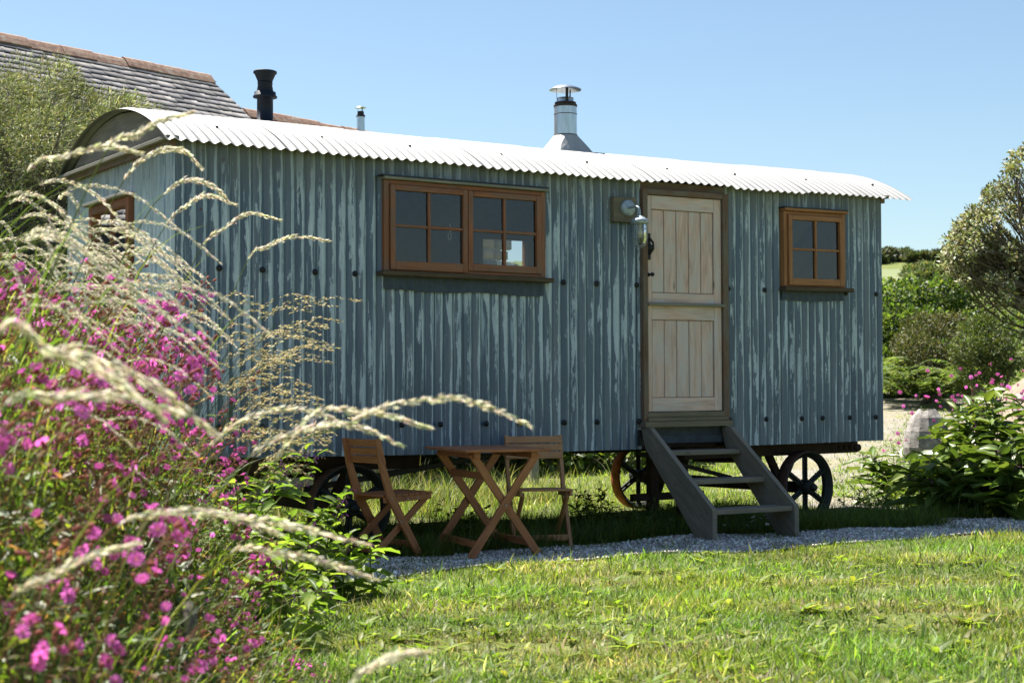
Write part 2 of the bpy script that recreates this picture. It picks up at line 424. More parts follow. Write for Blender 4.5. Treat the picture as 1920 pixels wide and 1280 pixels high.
    m, n, L = mat('stainless'); f = noise(n, mapping(n, pos(n), (20, 20, 3)), 2., 4, .6)
    out(n, princ(n, ramp(n, f, [(.3, (.42, .47, .50)), (.7, (.62, .66, .68))]), .28, .9)); M['steel'] = m
    M['zinc'] = plain('zinc_skirt', (.36, .36, .37), .55, .15, .1)
    M['soot'] = plain('sooty_band', (.045, .032, .026), .8, .1, .5, 40.)
    M['lampgrey'] = plain('lamp_galvanised', (.33, .38, .43), .5, .4, .25, 40.)
    m, n, L = mat('glass'); g = nd(n, 'BsdfGlossy', Roughness=.0); t = nd(n, 'BsdfTransparent'); t.inputs[0].default_value = (.80, .84, .86, 1)
    fr = nd(n, 'Fresnel', IOR=1.52); mx = nd(n, 'MixShader'); L(math_(n, 'MULTIPLY', fr.outputs[0], 1.6), mx.inputs[0]); L(t.outputs[0], mx.inputs[1]); L(g.outputs[0], mx.inputs[2]); out(n, mx.outputs[0]); M['glass'] = m
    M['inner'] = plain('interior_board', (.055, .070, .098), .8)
    m, n, L = mat('daisy_white'); out(n, princ(n, (.8, .8, .76), .7)); M['white'] = m
    M['bulb'] = plain('bulb', (.55, .48, .36), .3)
    # building
    m, n, L = mat('slate'); c = nd(n, 'Attribute', attribute_name='Col').outputs['Color']; p = pos(n)
    li = ramp(n, noise(n, p, 5.5, 6, .7), [(.56, g3(0)), (.68, g3(1))]); c = mix(n, math_(n, 'MULTIPLY', li, .35), c, (.24, .235, .20))
    li = ramp(n, noise(n, mapping(n, p, (1, 1, 1), (7, 3, 1)), 9., 5, .7), [(.66, g3(0)), (.72, g3(1))]); c = mix(n, math_(n, 'MULTIPLY', li, .5), c, (.27, .19, .13))
    out(n, princ(n, c, .85, 0, bump(n, noise(n, p, 40., 4, .6), .25, .01), .2)); M['slate'] = m
    m, n, L = mat('ridge_clay'); p = pos(n); f = noise(n, p, 11., 8, .8)
    c = ramp(n, f, [(.34, (.09, .06, .05)), (.45, (.21, .11, .075)), (.53, (.27, .16, .11)), (.60, (.28, .24, .19)), (.72, (.33, .31, .27))]); out(n, princ(n, c, .85, 0, bump(n, f, .4, .02))); M['ridge'] = m
    M['stone'] = plain('barn_stone', (.25, .235, .215), .9, 0, .45, 5., .5)
    M['mortar'] = plain('lime_mortar', (.36, .34, .30), .95, 0, .2, 12., .3)
    m, n, L = mat('lichen_rock'); p = pos(n); f = noise(n, p, 9., 7, .7)
    c = ramp(n, f, [(.3, (.10, .085, .08)), (.5, (.25, .23, .215)), (.66, (.42, .40, .375))]); out(n, princ(n, c, .9, 0, bump(n, f, .7, .03))); M['rock'] = m
    # ground
    m, n, L = mat('turf_soil'); p = pos(n); f = noise(n, p, .8, 6, .65); f2 = noise(n, p, 26., 5, .7)
    c = ramp(n, f2, [(.25, (.035, .042, .014)), (.5, (.085, .110, .026)), (.75, (.17, .18, .055))])
    dry = ramp(n, f, [(.5, g3(0)), (.66, g3(1))]); c = mix(n, math_(n, 'MULTIPLY', dry, .7), c, (.24, .195, .115))
    far = noise(n, p, .03, 3, .5); c = mix(n, .25, c, ramp(n, far, [(.4, (.10, .15, .035)), (.6, (.16, .20, .06))]))
    out(n, princ(n, c, .95, 0, bump(n, f2, .8, .03), .1)); M['ground'] = m
    m, n, L = mat('gravel_bed'); p = pos(n); v = nd(n, 'TexVoronoi', Scale=85.); L(p, v.inputs['Vector'])
    c = ramp(n, v.outputs['Color'], [(.1, (.17, .17, .17)), (.5, (.32, .32, .32)), (.9, (.52, .51, .49))])
    d = ramp(n, noise(n, p, 1.6, 5, .65), [(.45, g3(0)), (.7, g3(1))]); c = mix(n, math_(n, 'MULTIPLY', d, .45), c, (.21, .19, .12))
    out(n, princ(n, c, .95, 0, bump(n, v.outputs['Distance'], .9, .012), .2)); M['gravel'] = m
    m, n, L = mat('track_gravel'); p = pos(n); v = nd(n, 'TexVoronoi', Scale=40.); L(p, v.inputs['Vector'])
    c = ramp(n, v.outputs['Color'], [(.1, (.15, .135, .115)), (.5, (.235, .215, .185)), (.9, (.33, .305, .27))])
    d = ramp(n, noise(n, p, 1.1, 6, .7), [(.42, g3(0)), (.62, g3(1))]); c = mix(n, math_(n, 'MULTIPLY', d, .6), c, (.22, .20, .09))
    out(n, princ(n, c, .95, 0, bump(n, v.outputs['Distance'], .8, .02), .1)); M['track'] = m
    m, n, L = mat('pebble'); c = nd(n, 'Attribute', attribute_name='Col').outputs['Color']; out(n, princ(n, c, .85)); M['pebble'] = m
    m, n, L = mat('bark'); f = noise(n, mapping(n, gc(n), (3, 40, 40)), 2., 5, .7)
    out(n, princ(n, ramp(n, f, [(.3, (.05, .04, .03)), (.7, (.17, .14, .11))]), .9, 0, bump(n, f, .6, .01))); M['bark'] = m
    M['fol'] = foliage('leaf', .56, .5, .03, (1.35, 1.4, .6)); M['grass'] = foliage('grass_blade', .52, .5, .02, (1.18, 1.34, .62)); M['dry'] = foliage('dry_grass', .6, .5, .03, (1.15, 1.12, 1.0))
    M['deep'] = foliage('deep_green_leaf', .30, .42, .04); M['petal'] = foliage('petal', .45, .6, .02); M['matt'] = foliage('matt_leaf', .25, .6, .03); M['shiny'] = foliage('glossy_leaf', .58, .5, .02, (1.4, 1.45, .6))
    m, n, L = mat('field'); f = noise(n, pos(n), .6, 4, .6); out(n, princ(n, ramp(n, f, [(.3, (.13, .155, .075)), (.7, (.17, .195, .10))]), .95, 0, None, .1)); M['field'] = m
make_materials()

# ================================================================== ground, gravel, track
def make_ground():
    def axis(lo, hi, c0, c1, fine):
        a = list(np.arange(c0, c1, fine)); s = fine; x = c1
        while x < hi: a.append(x); s *= 1.16; x += s
        a.append(hi); s = fine; x = c0-fine
        while x > lo: a.insert(0, x); s *= 1.16; x -= s
        a.insert(0, lo); return np.array(a)
    xs = axis(-700, 700, -6, 14, .2); ys = axis(-500, 900, -11, 10, .2)
    X, Y = np.meshgrid(xs, ys); Z = ground_z(X, Y); V = np.stack([X, Y, Z], -1).reshape(-1, 3)
    nx, ny = len(xs), len(ys); i = (np.arange(ny-1)[:, None]*nx+np.arange(nx-1)[None]).ravel()
    F = [np.stack([i, i+1, i+nx+1, i+nx], 1)]
    tag(np_obj('ground', V, F, M['ground'], smooth=True, loc=(0, 0, 0)), kind='structure')
make_ground()

def ribbon(name, ctr, wl, wr, material, lift, n=60, m=9, wob=.06):
    C = np.array(spline([(*c, 0) for c in ctr], n)); T = unit(np.gradient(C, axis=0)); S = np.stack([-T[:, 1], T[:, 0]], 1)
    t = np.linspace(0, 1, n); WLn = np.interp(t, np.linspace(0, 1, len(wl)), wl)+wob*np.sin(t*57)+wob*.7*np.sin(t*131+1); WRn = np.interp(t, np.linspace(0, 1, len(wr)), wr)+wob*np.sin(t*63+2)+wob*.7*np.sin(t*117)
    V = []
    for k in range(m):
        s = k/(m-1); p = C[:, :2]+S*((1-s)*WLn-s*WRn)[:, None]
        edge = min(s, 1-s)
        V.append(np.stack([p[:, 0], p[:, 1], ground_z(p[:, 0], p[:, 1])+(lift if edge > 0 else -.01)], 1))
    V = np.stack(V, 1).reshape(-1, 3); i = (np.arange(n-1)[:, None]*m+np.arange(m-1)[None]).ravel()
    return tag(np_obj(name, V, [np.stack([i, i+1, i+m+1, i+m], 1)], material, smooth=True), kind='structure')
ribbon('gravel_path', [(-1.6, -1.0), (.6, -.92), (2.4, -.95), (4.2, -1.0), (6.0, -1.06), (7.4, -.82), (9.5, -1.0)], [.45, .5, .52, .42, .40, .5, .5], [.35, .40, .48, .40, .36, .42, .5], M['gravel'], .012, 140, 9, .04)
ribbon('gravel_track', [(6.9, -.5), (7.0, .9), (8.4, 2.9), (10.6, 4.9), (15, 8.3), (22.5, 14.6), (27, 19)], [.5, .6, 1.0, 1.3, 1.5, 1.7, 1.7], [.5, .7, 1.0, 1.3, 1.5, 1.7, 1.7], M['track'], .022, 120, 11, .10)
def make_pebbles(name, N, x0, x1, y0, y1, cols, size, label):
    x = rng.uniform(x0, x1, N); y = rng.uniform(y0, y1, N)
    P = np.stack([x, y, ground_z(x, y)+.014], 1); s = size*rng.lognormal(0, .35, N)
    base = np.array([[1, 0, 0], [-1, 0, 0], [0, 1, 0], [0, -1, 0], [0, 0, .7], [0, 0, -.7]], float)
    a = rng.uniform(0, 6.28, N); ca, sa = np.cos(a), np.sin(a)
    B = base[None]*rng.uniform(.6, 1.3, (N, 6, 1)); R_ = np.stack([B[..., 0]*ca[:, None]-B[..., 1]*sa[:, None], B[..., 0]*sa[:, None]+B[..., 1]*ca[:, None], B[..., 2]+B[..., 0]*rng.normal(0, .3, (N, 1))], -1)
    V = (P[:, None]+R_*s[:, None, None]).reshape(-1, 3); T = np.array([[0, 2, 4], [2, 1, 4], [1, 3, 4], [3, 0, 4], [2, 0, 5], [1, 2, 5], [3, 1, 5], [0, 3, 5]])
    F = [(np.arange(N)[:, None, None]*6+T[None]).reshape(-1, 3)]
    tag(np_obj(name, V, F, M['pebble'], np.repeat(pick(cols, N, .2), 6, 0)), label, 'gravel', kind='stuff')
make_pebbles('loose_gravel', 30000, -.8, 7.6, -1.42, -.50, [(.28, .265, .25), (.44, .42, .39), (.58, .56, .52), (.72, .69, .63), (.34, .30, .25)], .0095, 'pale grey gravel chippings strewn in front of the hut')

# ================================================================== shepherd's hut
HL, HW = 6.205, 2.24           # length along x, width along y
ZB, ZE = .664, 2.70            # wall bottom, eave
PIT = .0762                    # corrugation pitch
X0 = .0002+.04
def warp(V):
    V = V.copy(); V[:, 2] -= .0204*np.sin(np.pi*np.clip(V[:, 0]/6.15, 0, 1)); return V
hut = empty('shepherd_hut', (3.1, 1.12, 0), local=False, label='blue-grey corrugated tin hut on iron wheels with curved white roof', cat='hut')
def wave(x): return .5+.5*np.cos(2*np.pi*(x-X0)/PIT)
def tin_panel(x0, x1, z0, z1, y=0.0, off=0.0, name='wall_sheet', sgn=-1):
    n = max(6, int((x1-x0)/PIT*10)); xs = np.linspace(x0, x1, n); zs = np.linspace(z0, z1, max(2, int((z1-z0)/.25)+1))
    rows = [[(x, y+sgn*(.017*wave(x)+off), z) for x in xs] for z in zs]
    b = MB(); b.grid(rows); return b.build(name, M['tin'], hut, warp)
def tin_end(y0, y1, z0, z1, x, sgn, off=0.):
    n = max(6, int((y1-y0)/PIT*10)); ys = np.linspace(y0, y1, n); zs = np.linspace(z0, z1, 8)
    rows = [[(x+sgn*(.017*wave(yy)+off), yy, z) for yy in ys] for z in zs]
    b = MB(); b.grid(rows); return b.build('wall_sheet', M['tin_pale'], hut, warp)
WIN = (1.477, 2.800, 1.93, 2.555); SW = (5.095, 5.765, 1.932, 2.540); DR = (3.682, 4.516, .83, 2.640)
ZT = ZE+.03
fronts = [(0, .63, ZB, ZT), (.63, 1.477, ZB, ZT), (1.477, 2.14, ZB, WIN[2]), (2.14, 2.80, ZB, WIN[2]), (1.477, 2.80, WIN[3], ZT), (2.80, 3.682, ZB, ZT), (4.516, 5.095, ZB, ZT), (5.095, 5.765, ZB, SW[2]), (5.095, 5.765, SW[3], ZT), (5.765, HL, ZB, ZT)]
for k, (a, b_, c, d) in enumerate(fronts): tin_panel(a-.002, b_+.006, c, d, 0, .0035*(k % 2))
BW = (3.585, 4.11, 2.165, 2.47)   # back window
for k, (a, b_, c, d) in enumerate([(0, 1.2, ZB, ZT), (1.2, 2.4, ZB, ZT), (2.4, BW[0], ZB, ZT), (BW[0], BW[1], ZB, BW[2]), (BW[0], BW[1], BW[3], ZT), (BW[1], 5.1, ZB, ZT), (5.1, HL, ZB, ZT)]):
    tin_panel(a, b_+.006, c, d, HW, .003*(k % 2), sgn=1)
EW = (.76, 1.62, 1.62, 2.42)      # end window, left wall
tin_end(0, EW[0], ZB, ZT, 0, -1); tin_end(EW[0], EW[1], ZB, EW[2], 0, -1, .003); tin_end(EW[0], EW[1], EW[3], ZT, 0, -1, .003); tin_end(EW[1], HW, ZB, ZT, 0, -1)
tin_end(0, 1.1, ZB, ZT, HL, 1); tin_end(1.1, HW, ZB, ZT, HL, 1, .003)
# ---- roof
YC = HW/2; HALF = YC+.09; RISE = .35; RR = (HALF**2+RISE**2)/(2*RISE); ZC = ZE+RISE-RR; TH = math.asin(HALF/RR)
def roof_pt(x, th, dr=0.): return (x, YC+(RR+dr)*math.sin(th), ZC+(RR+dr)*math.cos(th))
RX0, RX1 = -.085, HL+.315
edges = [RX0]+[X0+PIT*(k+.25) for k in range(9, 84, 10)]+[RX1]
for k in range(len(edges)-1):
    a, b_ = edges[k], edges[k+1]+(.02 if k < len(edges)-2 else 0)
    xs = np.linspace(a, b_, int((b_-a)/PIT*10)); th0 = -TH*(1+.012*math.sin(k*2.3)); 
    rows = [[roof_pt(x, t, -.018*(1-wave(x))+.0045*(k % 2)) for x in xs] for t in np.linspace(th0, TH, 44)]
    b = MB(); b.grid(rows); b.build('roof_sheet', M['roof'], hut, warp)
for k, (x, fr) in enumerate([(x, fr) for fr in (-.78, .3) for x in np.arange(.35, 6.3, .74)]):
    c = np.array(roof_pt(X0+PIT*round((x-X0)/PIT), TH*fr, .0)); nrm = (c-np.array((c[0], YC, ZC)))/RR
    b = MB(); b.lathe(c, [(.011, 0), (.010, .008), (.004, .013)], 8, nrm); b.build('roof_screw', M['bolt'], hut, warp)
# ---- gable boards and tie beams (both ends)
for xe, sg in ((0., -1), (HL, 1)):
    arc = [(YC+(RR-.03)*math.sin(t), ZC+(RR-.03)*math.cos(t)) for t in np.linspace(-TH*.97, TH*.97, 25)]
    zb_ = ZE+.02
    mid = YC+.04
    for lo, hi in ((-9, mid-.0015), (mid+.0015, 9)):
        pts = [(y, z) for y, z in arc if lo <= y <= hi]
        if lo < 0: pts = pts+[(hi, ZC+math.sqrt((RR-.03)**2-(hi-YC)**2)), (hi, zb_), (pts[0][0], zb_)]
        else: pts = [(lo, zb_), (lo, ZC+math.sqrt((RR-.03)**2-(lo-YC)**2))]+pts+[(pts[-1][0], zb_)]
        b = MB(); b.prism([(xe-sg*.012, y, z) for y, z in pts], (sg*.018, 0, 0)); b.build('gable_board', M['ply'], hut, warp)
    b = MB(); b.box((xe+sg*.035, YC, ZE+.012), (.085, HW+.10, .026), bev=.003); b.build('tie_beam_cap', M['grey'], hut, warp)
    b = MB(); b.box((xe+sg*.022, YC, ZE-.021), (.045, HW+.05, .038)); b.build('tie_beam', M['doorframe'], hut, warp)
# wall plate seen under the roof above the door
b = MB(); b.box((4.1, .004, 2.672), (.83, .03, .058)); b.build('wall_plate', M['doorframe'], hut, warp)
# ---- inside: lining, floor
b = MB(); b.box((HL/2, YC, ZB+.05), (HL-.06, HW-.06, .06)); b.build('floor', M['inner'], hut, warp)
def lining(y, holes):
    b = MB(); xs = sorted({.03, HL-.03, *[h[0] for h in holes], *[h[1] for h in holes]})
    for a, c in zip(xs[:-1], xs[1:]):
        hs = [h for h in holes if h[0] <= a+1e-6 and h[1] >= c-1e-6]
        if hs: spans = [(ZB+.09, hs[0][2]), (hs[0][3], ZE)]
        else: spans = [(ZB+.09, ZE)]
        for z0, z1 in spans:
            if z1-z0 > .01: b.box(((a+c)/2, y, (z0+z1)/2), (c-a, .016, z1-z0))
    b.build('inner_lining', M['inner'], hut, warp)
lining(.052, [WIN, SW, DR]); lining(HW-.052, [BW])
for xe in (.035, HL-.035):
    b = MB()
    if xe < 1:
        for y0, y1, z0, z1 in ((.06, EW[0], ZB+.09, ZE), (EW[1], HW-.06, ZB+.09, ZE), (EW[0], EW[1], ZB+.09, EW[2]), (EW[0], EW[1], EW[3], ZE)): b.box((xe, (y0+y1)/2, (z0+z1)/2), (.016, y1-y0, z1-z0))
    else: b.box((xe, YC, (ZB+.09+ZE)/2), (.016, HW-.12, ZE-ZB-.09))
    b.build('inner_lining', M['inner'], hut, warp)
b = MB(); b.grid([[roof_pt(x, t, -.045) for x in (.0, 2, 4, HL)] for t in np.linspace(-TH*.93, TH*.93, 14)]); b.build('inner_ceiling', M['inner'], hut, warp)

# ---- windows
def bx(b, x0, x1, y0, y1, z0, z1, bev=.003, mi=0): return b.box(((x0+x1)/2, (y0+y1)/2, (z0+z1)/2), (abs(x1-x0), abs(y1-y0), abs(z1-z0)), None, mi, bev)
def part(name, m, par, x0, x1, y0, y1, z0, z1, bev=.003, w=warp):
    b = MB(); bx(b, x0, x1, y0, y1, z0, z1, bev); return b.build(name, m, par, w)
def casement(win, m, x0, x1, z0, z1, y, st=.038, rail_b=.062, bar_w=.022):
    part('stile', m, win, x0, x0+st, y-.045, y, z0, z1); part('stile', m, win, x1-st, x1, y-.045, y, z0, z1)
    part('rail', m, win, x0+st, x1-st, y-.0445, y, z1-st, z1); part('rail', m, win, x0+st, x1-st, y-.0445, y, z0, z0+rail_b)
    gx0, gx1, gz0, gz1 = x0+st, x1-st, z0+rail_b, z1-st; xm, zm = (gx0+gx1)/2, (gz0+gz1)/2; h = bar_w/2
    part('glazing_bar', m, win, xm-h, xm+h, y-.038, y-.006, gz0, gz1); 
    for a, c in ((gx0, xm-h), (xm+h, gx1)): part('glazing_bar', m, win, a, c, y-.036, y-.008, zm-h*.9, zm+h*.9)
    for a, c in ((gx0, xm-h), (xm+h, gx1)):
        for e, f_ in ((gz0, zm-h*.9), (zm+h*.9, gz1)):
            b = MB(); tl = rng.normal(0, .0008, 4)
            b.add([(a, y-.021+tl[0], e), (c, y-.021+tl[1], e), (c, y-.021+tl[2], f_), (a, y-.021+tl[3], f_)], [(0, 1, 2, 3)]); b.build('pane', M['glass'], win, warp)
x0, x1, z0, z1 = WIN
win = MB(); bx(win, x0, x0+.04, -.055, .06, z0, z1); bx(win, x1-.04, x1, -.055, .06, z0, z1); bx(win, x0+.04, x1-.04, -.053, .06, z1-.03, z1); bx(win, x0+.04, x1-.04, -.053, .06, z0, z0+.022)
win = win.build('window', M['frame'], hut, warp); win['label'] = 'wide brown timber window with two four-pane casements'
xm = 2.135
casement(win, M['frame'], x0+.042, xm-.002, z0+.008, z1-.032, -.030); casement(win, M['frame'], xm+.006, x1-.042, z0+.024, z1-.032, -.022, .040, .052)
part('drip_board', M['grey'], win, x0-.012, x1+.012, -.085, .01, z1+.002, z1+.022); part('head_flashing', M['lead'], win, x0-.028, x1+.01, -.090, .012, z1+.024, z1+.033, .002)
part('sill', M['sill'], win, x0-.032, x1+.048, -.100, .012, z0-.036, z0-.004, .004)
def apron(par, xa, xb, za, zb2):
    b = MB(); n = int((xb-xa)/PIT*8); xs = np.linspace(xa, xb, n)
    b.grid([[(x, -.022-.010*wave(x)-.002*(1-k), za+(zb2-za)*k+(.006*math.sin(x*9) if k == 0 else 0)) for x in xs] for k in (0, .5, 1)]); b.build('lead_apron', M['lead'], par, warp)
apron(win, x0+.012, x1, z0-.132, z0-.034)
b = MB(); b.tube(spline([(2.028, .0, 2.285), (2.032, .0, 2.245), (2.012, .0, 2.20), (2.022, .0, 2.172), (2.036, .0, 2.185), (2.036, .0, 2.215), (2.030, .0, 2.245)], 18), .0022, 5); b.build('blind_cord', M['white'], win, warp)
x0, x1, z0, z1 = SW
win2 = MB(); bx(win2, x0, x0+.036, -.055, .06, z0, z1); bx(win2, x1-.036, x1, -.055, .06, z0, z1); bx(win2, x0+.036, x1-.036, -.053, .06, z1-.03, z1); bx(win2, x0+.036, x1-.036, -.053, .06, z0, z0+.022)
win2 = win2.build('window', M['frame2'], hut, warp); win2['label'] = 'small square four-pane window right of the door'
casement(win2, M['frame2'], x0+.038, x1-.038, z0+.010, z1-.032, -.030, .038, .056, .020)
part('drip_board', M['frame2'], win2, x0-.004, x1+.014, -.082, .01, z1+.002, z1+.024); part('head_flashing', M['lead'], win2, x0-.02, x1+.012, -.086, .012, z1+.026, z1+.034, .002)
part('sill', M['sill'], win2, x0-.020, x1+.058, -.098, .012, z0-.036, z0-.004, .004)
apron(win2, x0+.004, x1+.002, z0-.112, z0-.034)
# back window (seen through the front one)
x0, x1, z0, z1 = BW
bw = MB(); bx(bw, x0, x0+.03, HW-.07, HW+.03, z0, z1); bx(bw, x1-.03, x1, HW-.07, HW+.03, z0, z1); bx(bw, x0+.03, x1-.03, HW-.068, HW+.03, z1-.03, z1); bx(bw, x0+.03, x1-.03, HW-.10, HW+.03, z0, z0+.025)
bw = bw.build('window', M['frame2'], hut, warp); bw['label'] = 'small rear window seen through the wide front window'
b = MB(); b.add([(x0+.03, HW-.01, z0+.025), (x1-.03, HW-.01, z0+.025), (x1-.03, HW-.01, z1-.03), (x0+.03, HW-.01, z1-.03)], [(3, 2, 1, 0)]); b.build('pane', M['glass'], bw, warp)
# end window on the left wall
y0, y1, z0, z1 = EW
def ybox(b, ya, yb, xa, xb, za, zb2): return b.box(((xa+xb)/2, (ya+yb)/2, (za+zb2)/2), (xb-xa, yb-ya, zb2-za), None, 0, .003)
ew = MB(); ybox(ew, y0, y0+.06, -.05, .05, z0, z1); ybox(ew, y1-.06, y1, -.05, .05, z0, z1); ybox(ew, y0+.06, y1-.06, -.048, .05, z1-.06, z1); ybox(ew, y0+.06, y1-.06, -.048, .05, z0, z0+.06)
ybox(ew, (y0+y1)/2-.014, (y0+y1)/2+.014, -.03, .0, z0+.06, z1-.06); ybox(ew, y0+.06, (y0+y1)/2-.014, -.028, -.002, (z0+z1)/2-.012, (z0+z1)/2+.012); ybox(ew, (y0+y1)/2+.014, y1-.06, -.028, -.002, (z0+z1)/2-.012, (z0+z1)/2+.012)
ew = ew.build('window', M['frame'], hut, warp); ew['label'] = 'timber window in the left end wall'
b = MB(); b.add([(-.013, y0+.06, z0+.06), (-.013, y1-.06, z0+.06), (-.013, y1-.06, z1-.06), (-.013, y0+.06, z1-.06)], [(0, 1, 2, 3)]); b.build('pane', M['glass'], ew, warp)
b = MB(); ybox(b, y0-.03, y1+.03, -.09, .01, z1+.003, z1+.024); b.build('drip_board', M['grey'], ew, warp)
b = MB(); ybox(b, y0-.03, y1+.03, -.09, .01, z0-.04, z0-.004); b.build('sill', M['sill'], ew, warp)

# ---- stable door
x0, x1, z0, z1 = DR; J = .046
fr = MB(); bx(fr, x0, x0+J, -.060, .06, z0+.03, z1); bx(fr, x1-J-.008, x1, -.060, .06, z0+.03, z1); bx(fr, x0+J, x1-J-.008, -.058, .06, z1-.042, z1)
fr = fr.build('door_frame', M['doorframe'], hut, warp)
part('threshold', M['moss'], fr, x0-.012, x1+.004, -.095, .05, z0-.002, z0+.040); part('threshold', M['moss'], fr, x0+.03, x1-.034, -.078, .05, z0+.042, z0+.072); part('threshold', M['moss'], fr, x0+.036, x1-.05, -.064, .05, z0+.074, z0+.112)
def stable_leaf(name, xa, xb, za, zb2, label, rb, rtp):
    y = -.022; st = .052; sr = .072
    d = part(name, M['oak'], hut, xa+.03, xb-.03, y+.014, y+.030, za+.03, zb2-.03, 0); d['label'] = label
    part('stile', M['oak'], d, xa, xa+st, y-.016, y+.013, za, zb2); part('stile', M['oak'], d, xb-sr, xb, y-.016, y+.013, za, zb2)
    part('rail', M['oak'], d, xa+st+.001, xb-sr-.001, y-.0155, y+.013, za, za+rb); part('rail', M['oak'], d, xa+st+.001, xb-sr-.001, y-.0155, y+.013, zb2-rtp, zb2)
    n = 5; w = (xb-sr-xa-st-.008)/n
    for k in range(n):
        a = xa+st+.004+k*w
        b = MB(); yy = y-.006+rng.uniform(-.001, .001); b.box((a+w/2, yy+.009, (za+rb+zb2-rtp)/2), (w-.006, .019, zb2-rtp-za-rb-.008), None, 0, .004); b.build('plank', M['oak'], d, warp)
    return d
xa, xb = x0+J-.002, x1-J-.012
top = stable_leaf('door', xa, xb, 1.776, 2.594, 'upper half of the pale oak stable door', .075, .105)
bot = stable_leaf('door', xa, xb, .946, 1.756, 'lower half of the pale oak stable door', .105, .110)
part('drip_rail', M['grey'], bot, xa-.004, xb+.012, -.078, -.020, 1.752, 1.774)
b = MB(); bx(b, xa+.006, xa+.034, -.052, -.036, 2.10, 2.30, .002); b.tube([(xa+.02, -.045, 2.27), (xa+.03, -.085, 2.23), (xa+.032, -.088, 2.18), (xa+.02, -.045, 2.13)], .008, 6); b.lathe((xa+.028, -.046, 2.19), [(.03, 0), (.026, -.012), (.0, -.014)], 10, (0, 1, 0)); b.build('latch', M['black'], top, warp)
b = MB(); b.lathe((xa+.012, -.045, 1.985), [(.016, 0), (.014, -.01), (.008, -.012), (.008, -.04), (.017, -.05), (.012, -.066), (0, -.07)], 12, (0, 1, 0)); b.build('knob', M['black'], top, warp)

# ---- bolts along the wall: rows of round black heads
row1 = [.2922, .5926, .9722, 1.2696, 2.9788, 3.2761, 3.6464, 4.5427, 4.9166, 5.80, 6.1422]; row2 = [.2922, .5914, .9722, 1.2696, 1.63, 1.9363, 2.3095, 2.6021, 2.9828, 3.2745, 3.6588, 4.5478, 4.9222, 5.3014, 5.5262, 5.8286, 6.1254]
for zz, row in ((1.8815+.012, row1), (.8583+.006, row2)):
    for x in row:
        b = MB(); b.lathe((x, -.018, zz-.004+.016*math.sin(math.pi*x/6.15)), [(.019, 0), (.021, -.006), (.019, -.010), (.012, -.011), (.010, -.020), (.0, -.021)], 14, (0, 1, 0)); b.build('bolt', M['bolt'], hut, warp)

# ---- lamp by the door
lamp = part('wall_lamp', M['moss'], hut, 3.405, 3.612, -.066, -.016, 2.372, 2.562, .004)
lamp['label'] = 'galvanised bulkhead lamp with caged glass on a wooden block'
lc = np.array((3.528, -.066, 2.478))
b = MB(); b.lathe(lc, [(.062, 0), (.062, -.022), (.055, -.028), (.0, -.030)], 24, (0, 1, 0)); b.build('rose', M['lampgrey'], lamp, warp)
hx, hy = 3.535, -.215
b = MB(); b.tube(spline([(lc[0], -.09, lc[2]), (lc[0]+.002, -.17, lc[2]+.002), (hx, -.205, lc[2]-.012), (hx, hy, 2.425), (hx, hy, 2.402)], 12), .0095, 8); b.build('arm', M['lampgrey'], lamp, warp)
b = MB(); b.lathe((hx, hy, 0), [(.018, 2.408), (.03, 2.402), (.042, 2.388), (.062, 2.380), (.066, 2.370), (.066, 2.344), (.060, 2.344), (.0, 2.352)], 24, cap=False); b.build('hood', M['lampgrey'], lamp, warp)
b = MB(); b.lathe((hx, hy, 0), [(.050, 2.345), (.053, 2.31), (.053, 2.23), (.045, 2.20), (.022, 2.18), (.0, 2.176)], 20, cap=False); b.build('glass_jar', M['glass'], lamp, warp)
b = MB(); b.lathe((hx, hy, 0), [(.014, 2.35), (.015, 2.325), (.012, 2.32), (.021, 2.285), (.020, 2.26), (.008, 2.245), (0, 2.243)], 14); b.build('bulb', M['bulb'], lamp, warp)
b = MB()
for zz in (2.305, 2.245): b.tube([(hx+.058*math.cos(a), hy+.058*math.sin(a), zz) for a in np.linspace(0, 2*math.pi, 25)], .0022, 5)
for a in np.arange(4)*math.pi/2+.5: b.tube([(hx+q*math.cos(a), hy+q*math.sin(a), zz) for q, zz in ((.060, 2.345), (.058, 2.30), (.058, 2.235), (.050, 2.20), (.03, 2.172), (.0, 2.165))], .0022, 5)
b.build('cage', M['lampgrey'], lamp, warp)

# ---- stove flue and black vent
fx, fy = 3.735, YC-.06
def roof_z(y): return ZC+math.sqrt(RR**2-(y-YC)**2)
zr = roof_z(fy)
b = MB(); sq = [(-.20, -.19), (.20, -.19), (.20, .19), (-.20, .19)]
low = [(fx+x, fy+y, roof_z(fy+y)+.002) for x, y in sq]; n = 24; rowA = []; rowB = []; rowC = []
for k in range(n):
    a = 2*math.pi*k/n; c, s_ = math.cos(a), math.sin(a); q = .165/max(abs(c), abs(s_))
    rowA.append((fx+c*q, fy+s_*q, roof_z(fy+s_*q)+.004)); rowB.append((fx+c*(.6*q+.4*.1), fy+s_*(.6*q+.4*.1), zr+.055)); rowC.append((fx+c*.098, fy+s_*.098, zr+.145))
vs = rowA+rowB+rowC; b.add(vs, [(i*n+k, i*n+(k+1) % n, (i+1)*n+(k+1) % n, (i+1)*n+k) for i in (0, 1) for k in range(n)])
b = b.build('flue_skirt', M['zinc'], hut, warp)
flue = MB(); flue.lathe((fx, fy, 0), [(.0935, zr+.10), (.0935, zr+.385)], 28); flue = flue.build('flue', M['steel'], hut, warp)
for za, h, r_, mt in ((zr+.142, .010, .099, 'soot'), (zr+.315, .008, .0965, 'soot'), (zr+.378, .022, .097, 'soot'), (zr+.400, .02, .088, 'soot')):
    b = MB(); b.lathe((fx, fy, za), [(r_-.004, 0), (r_, .002), (r_, h-.002), (r_-.006, h)], 28); b.build('band', M[mt], flue, warp)
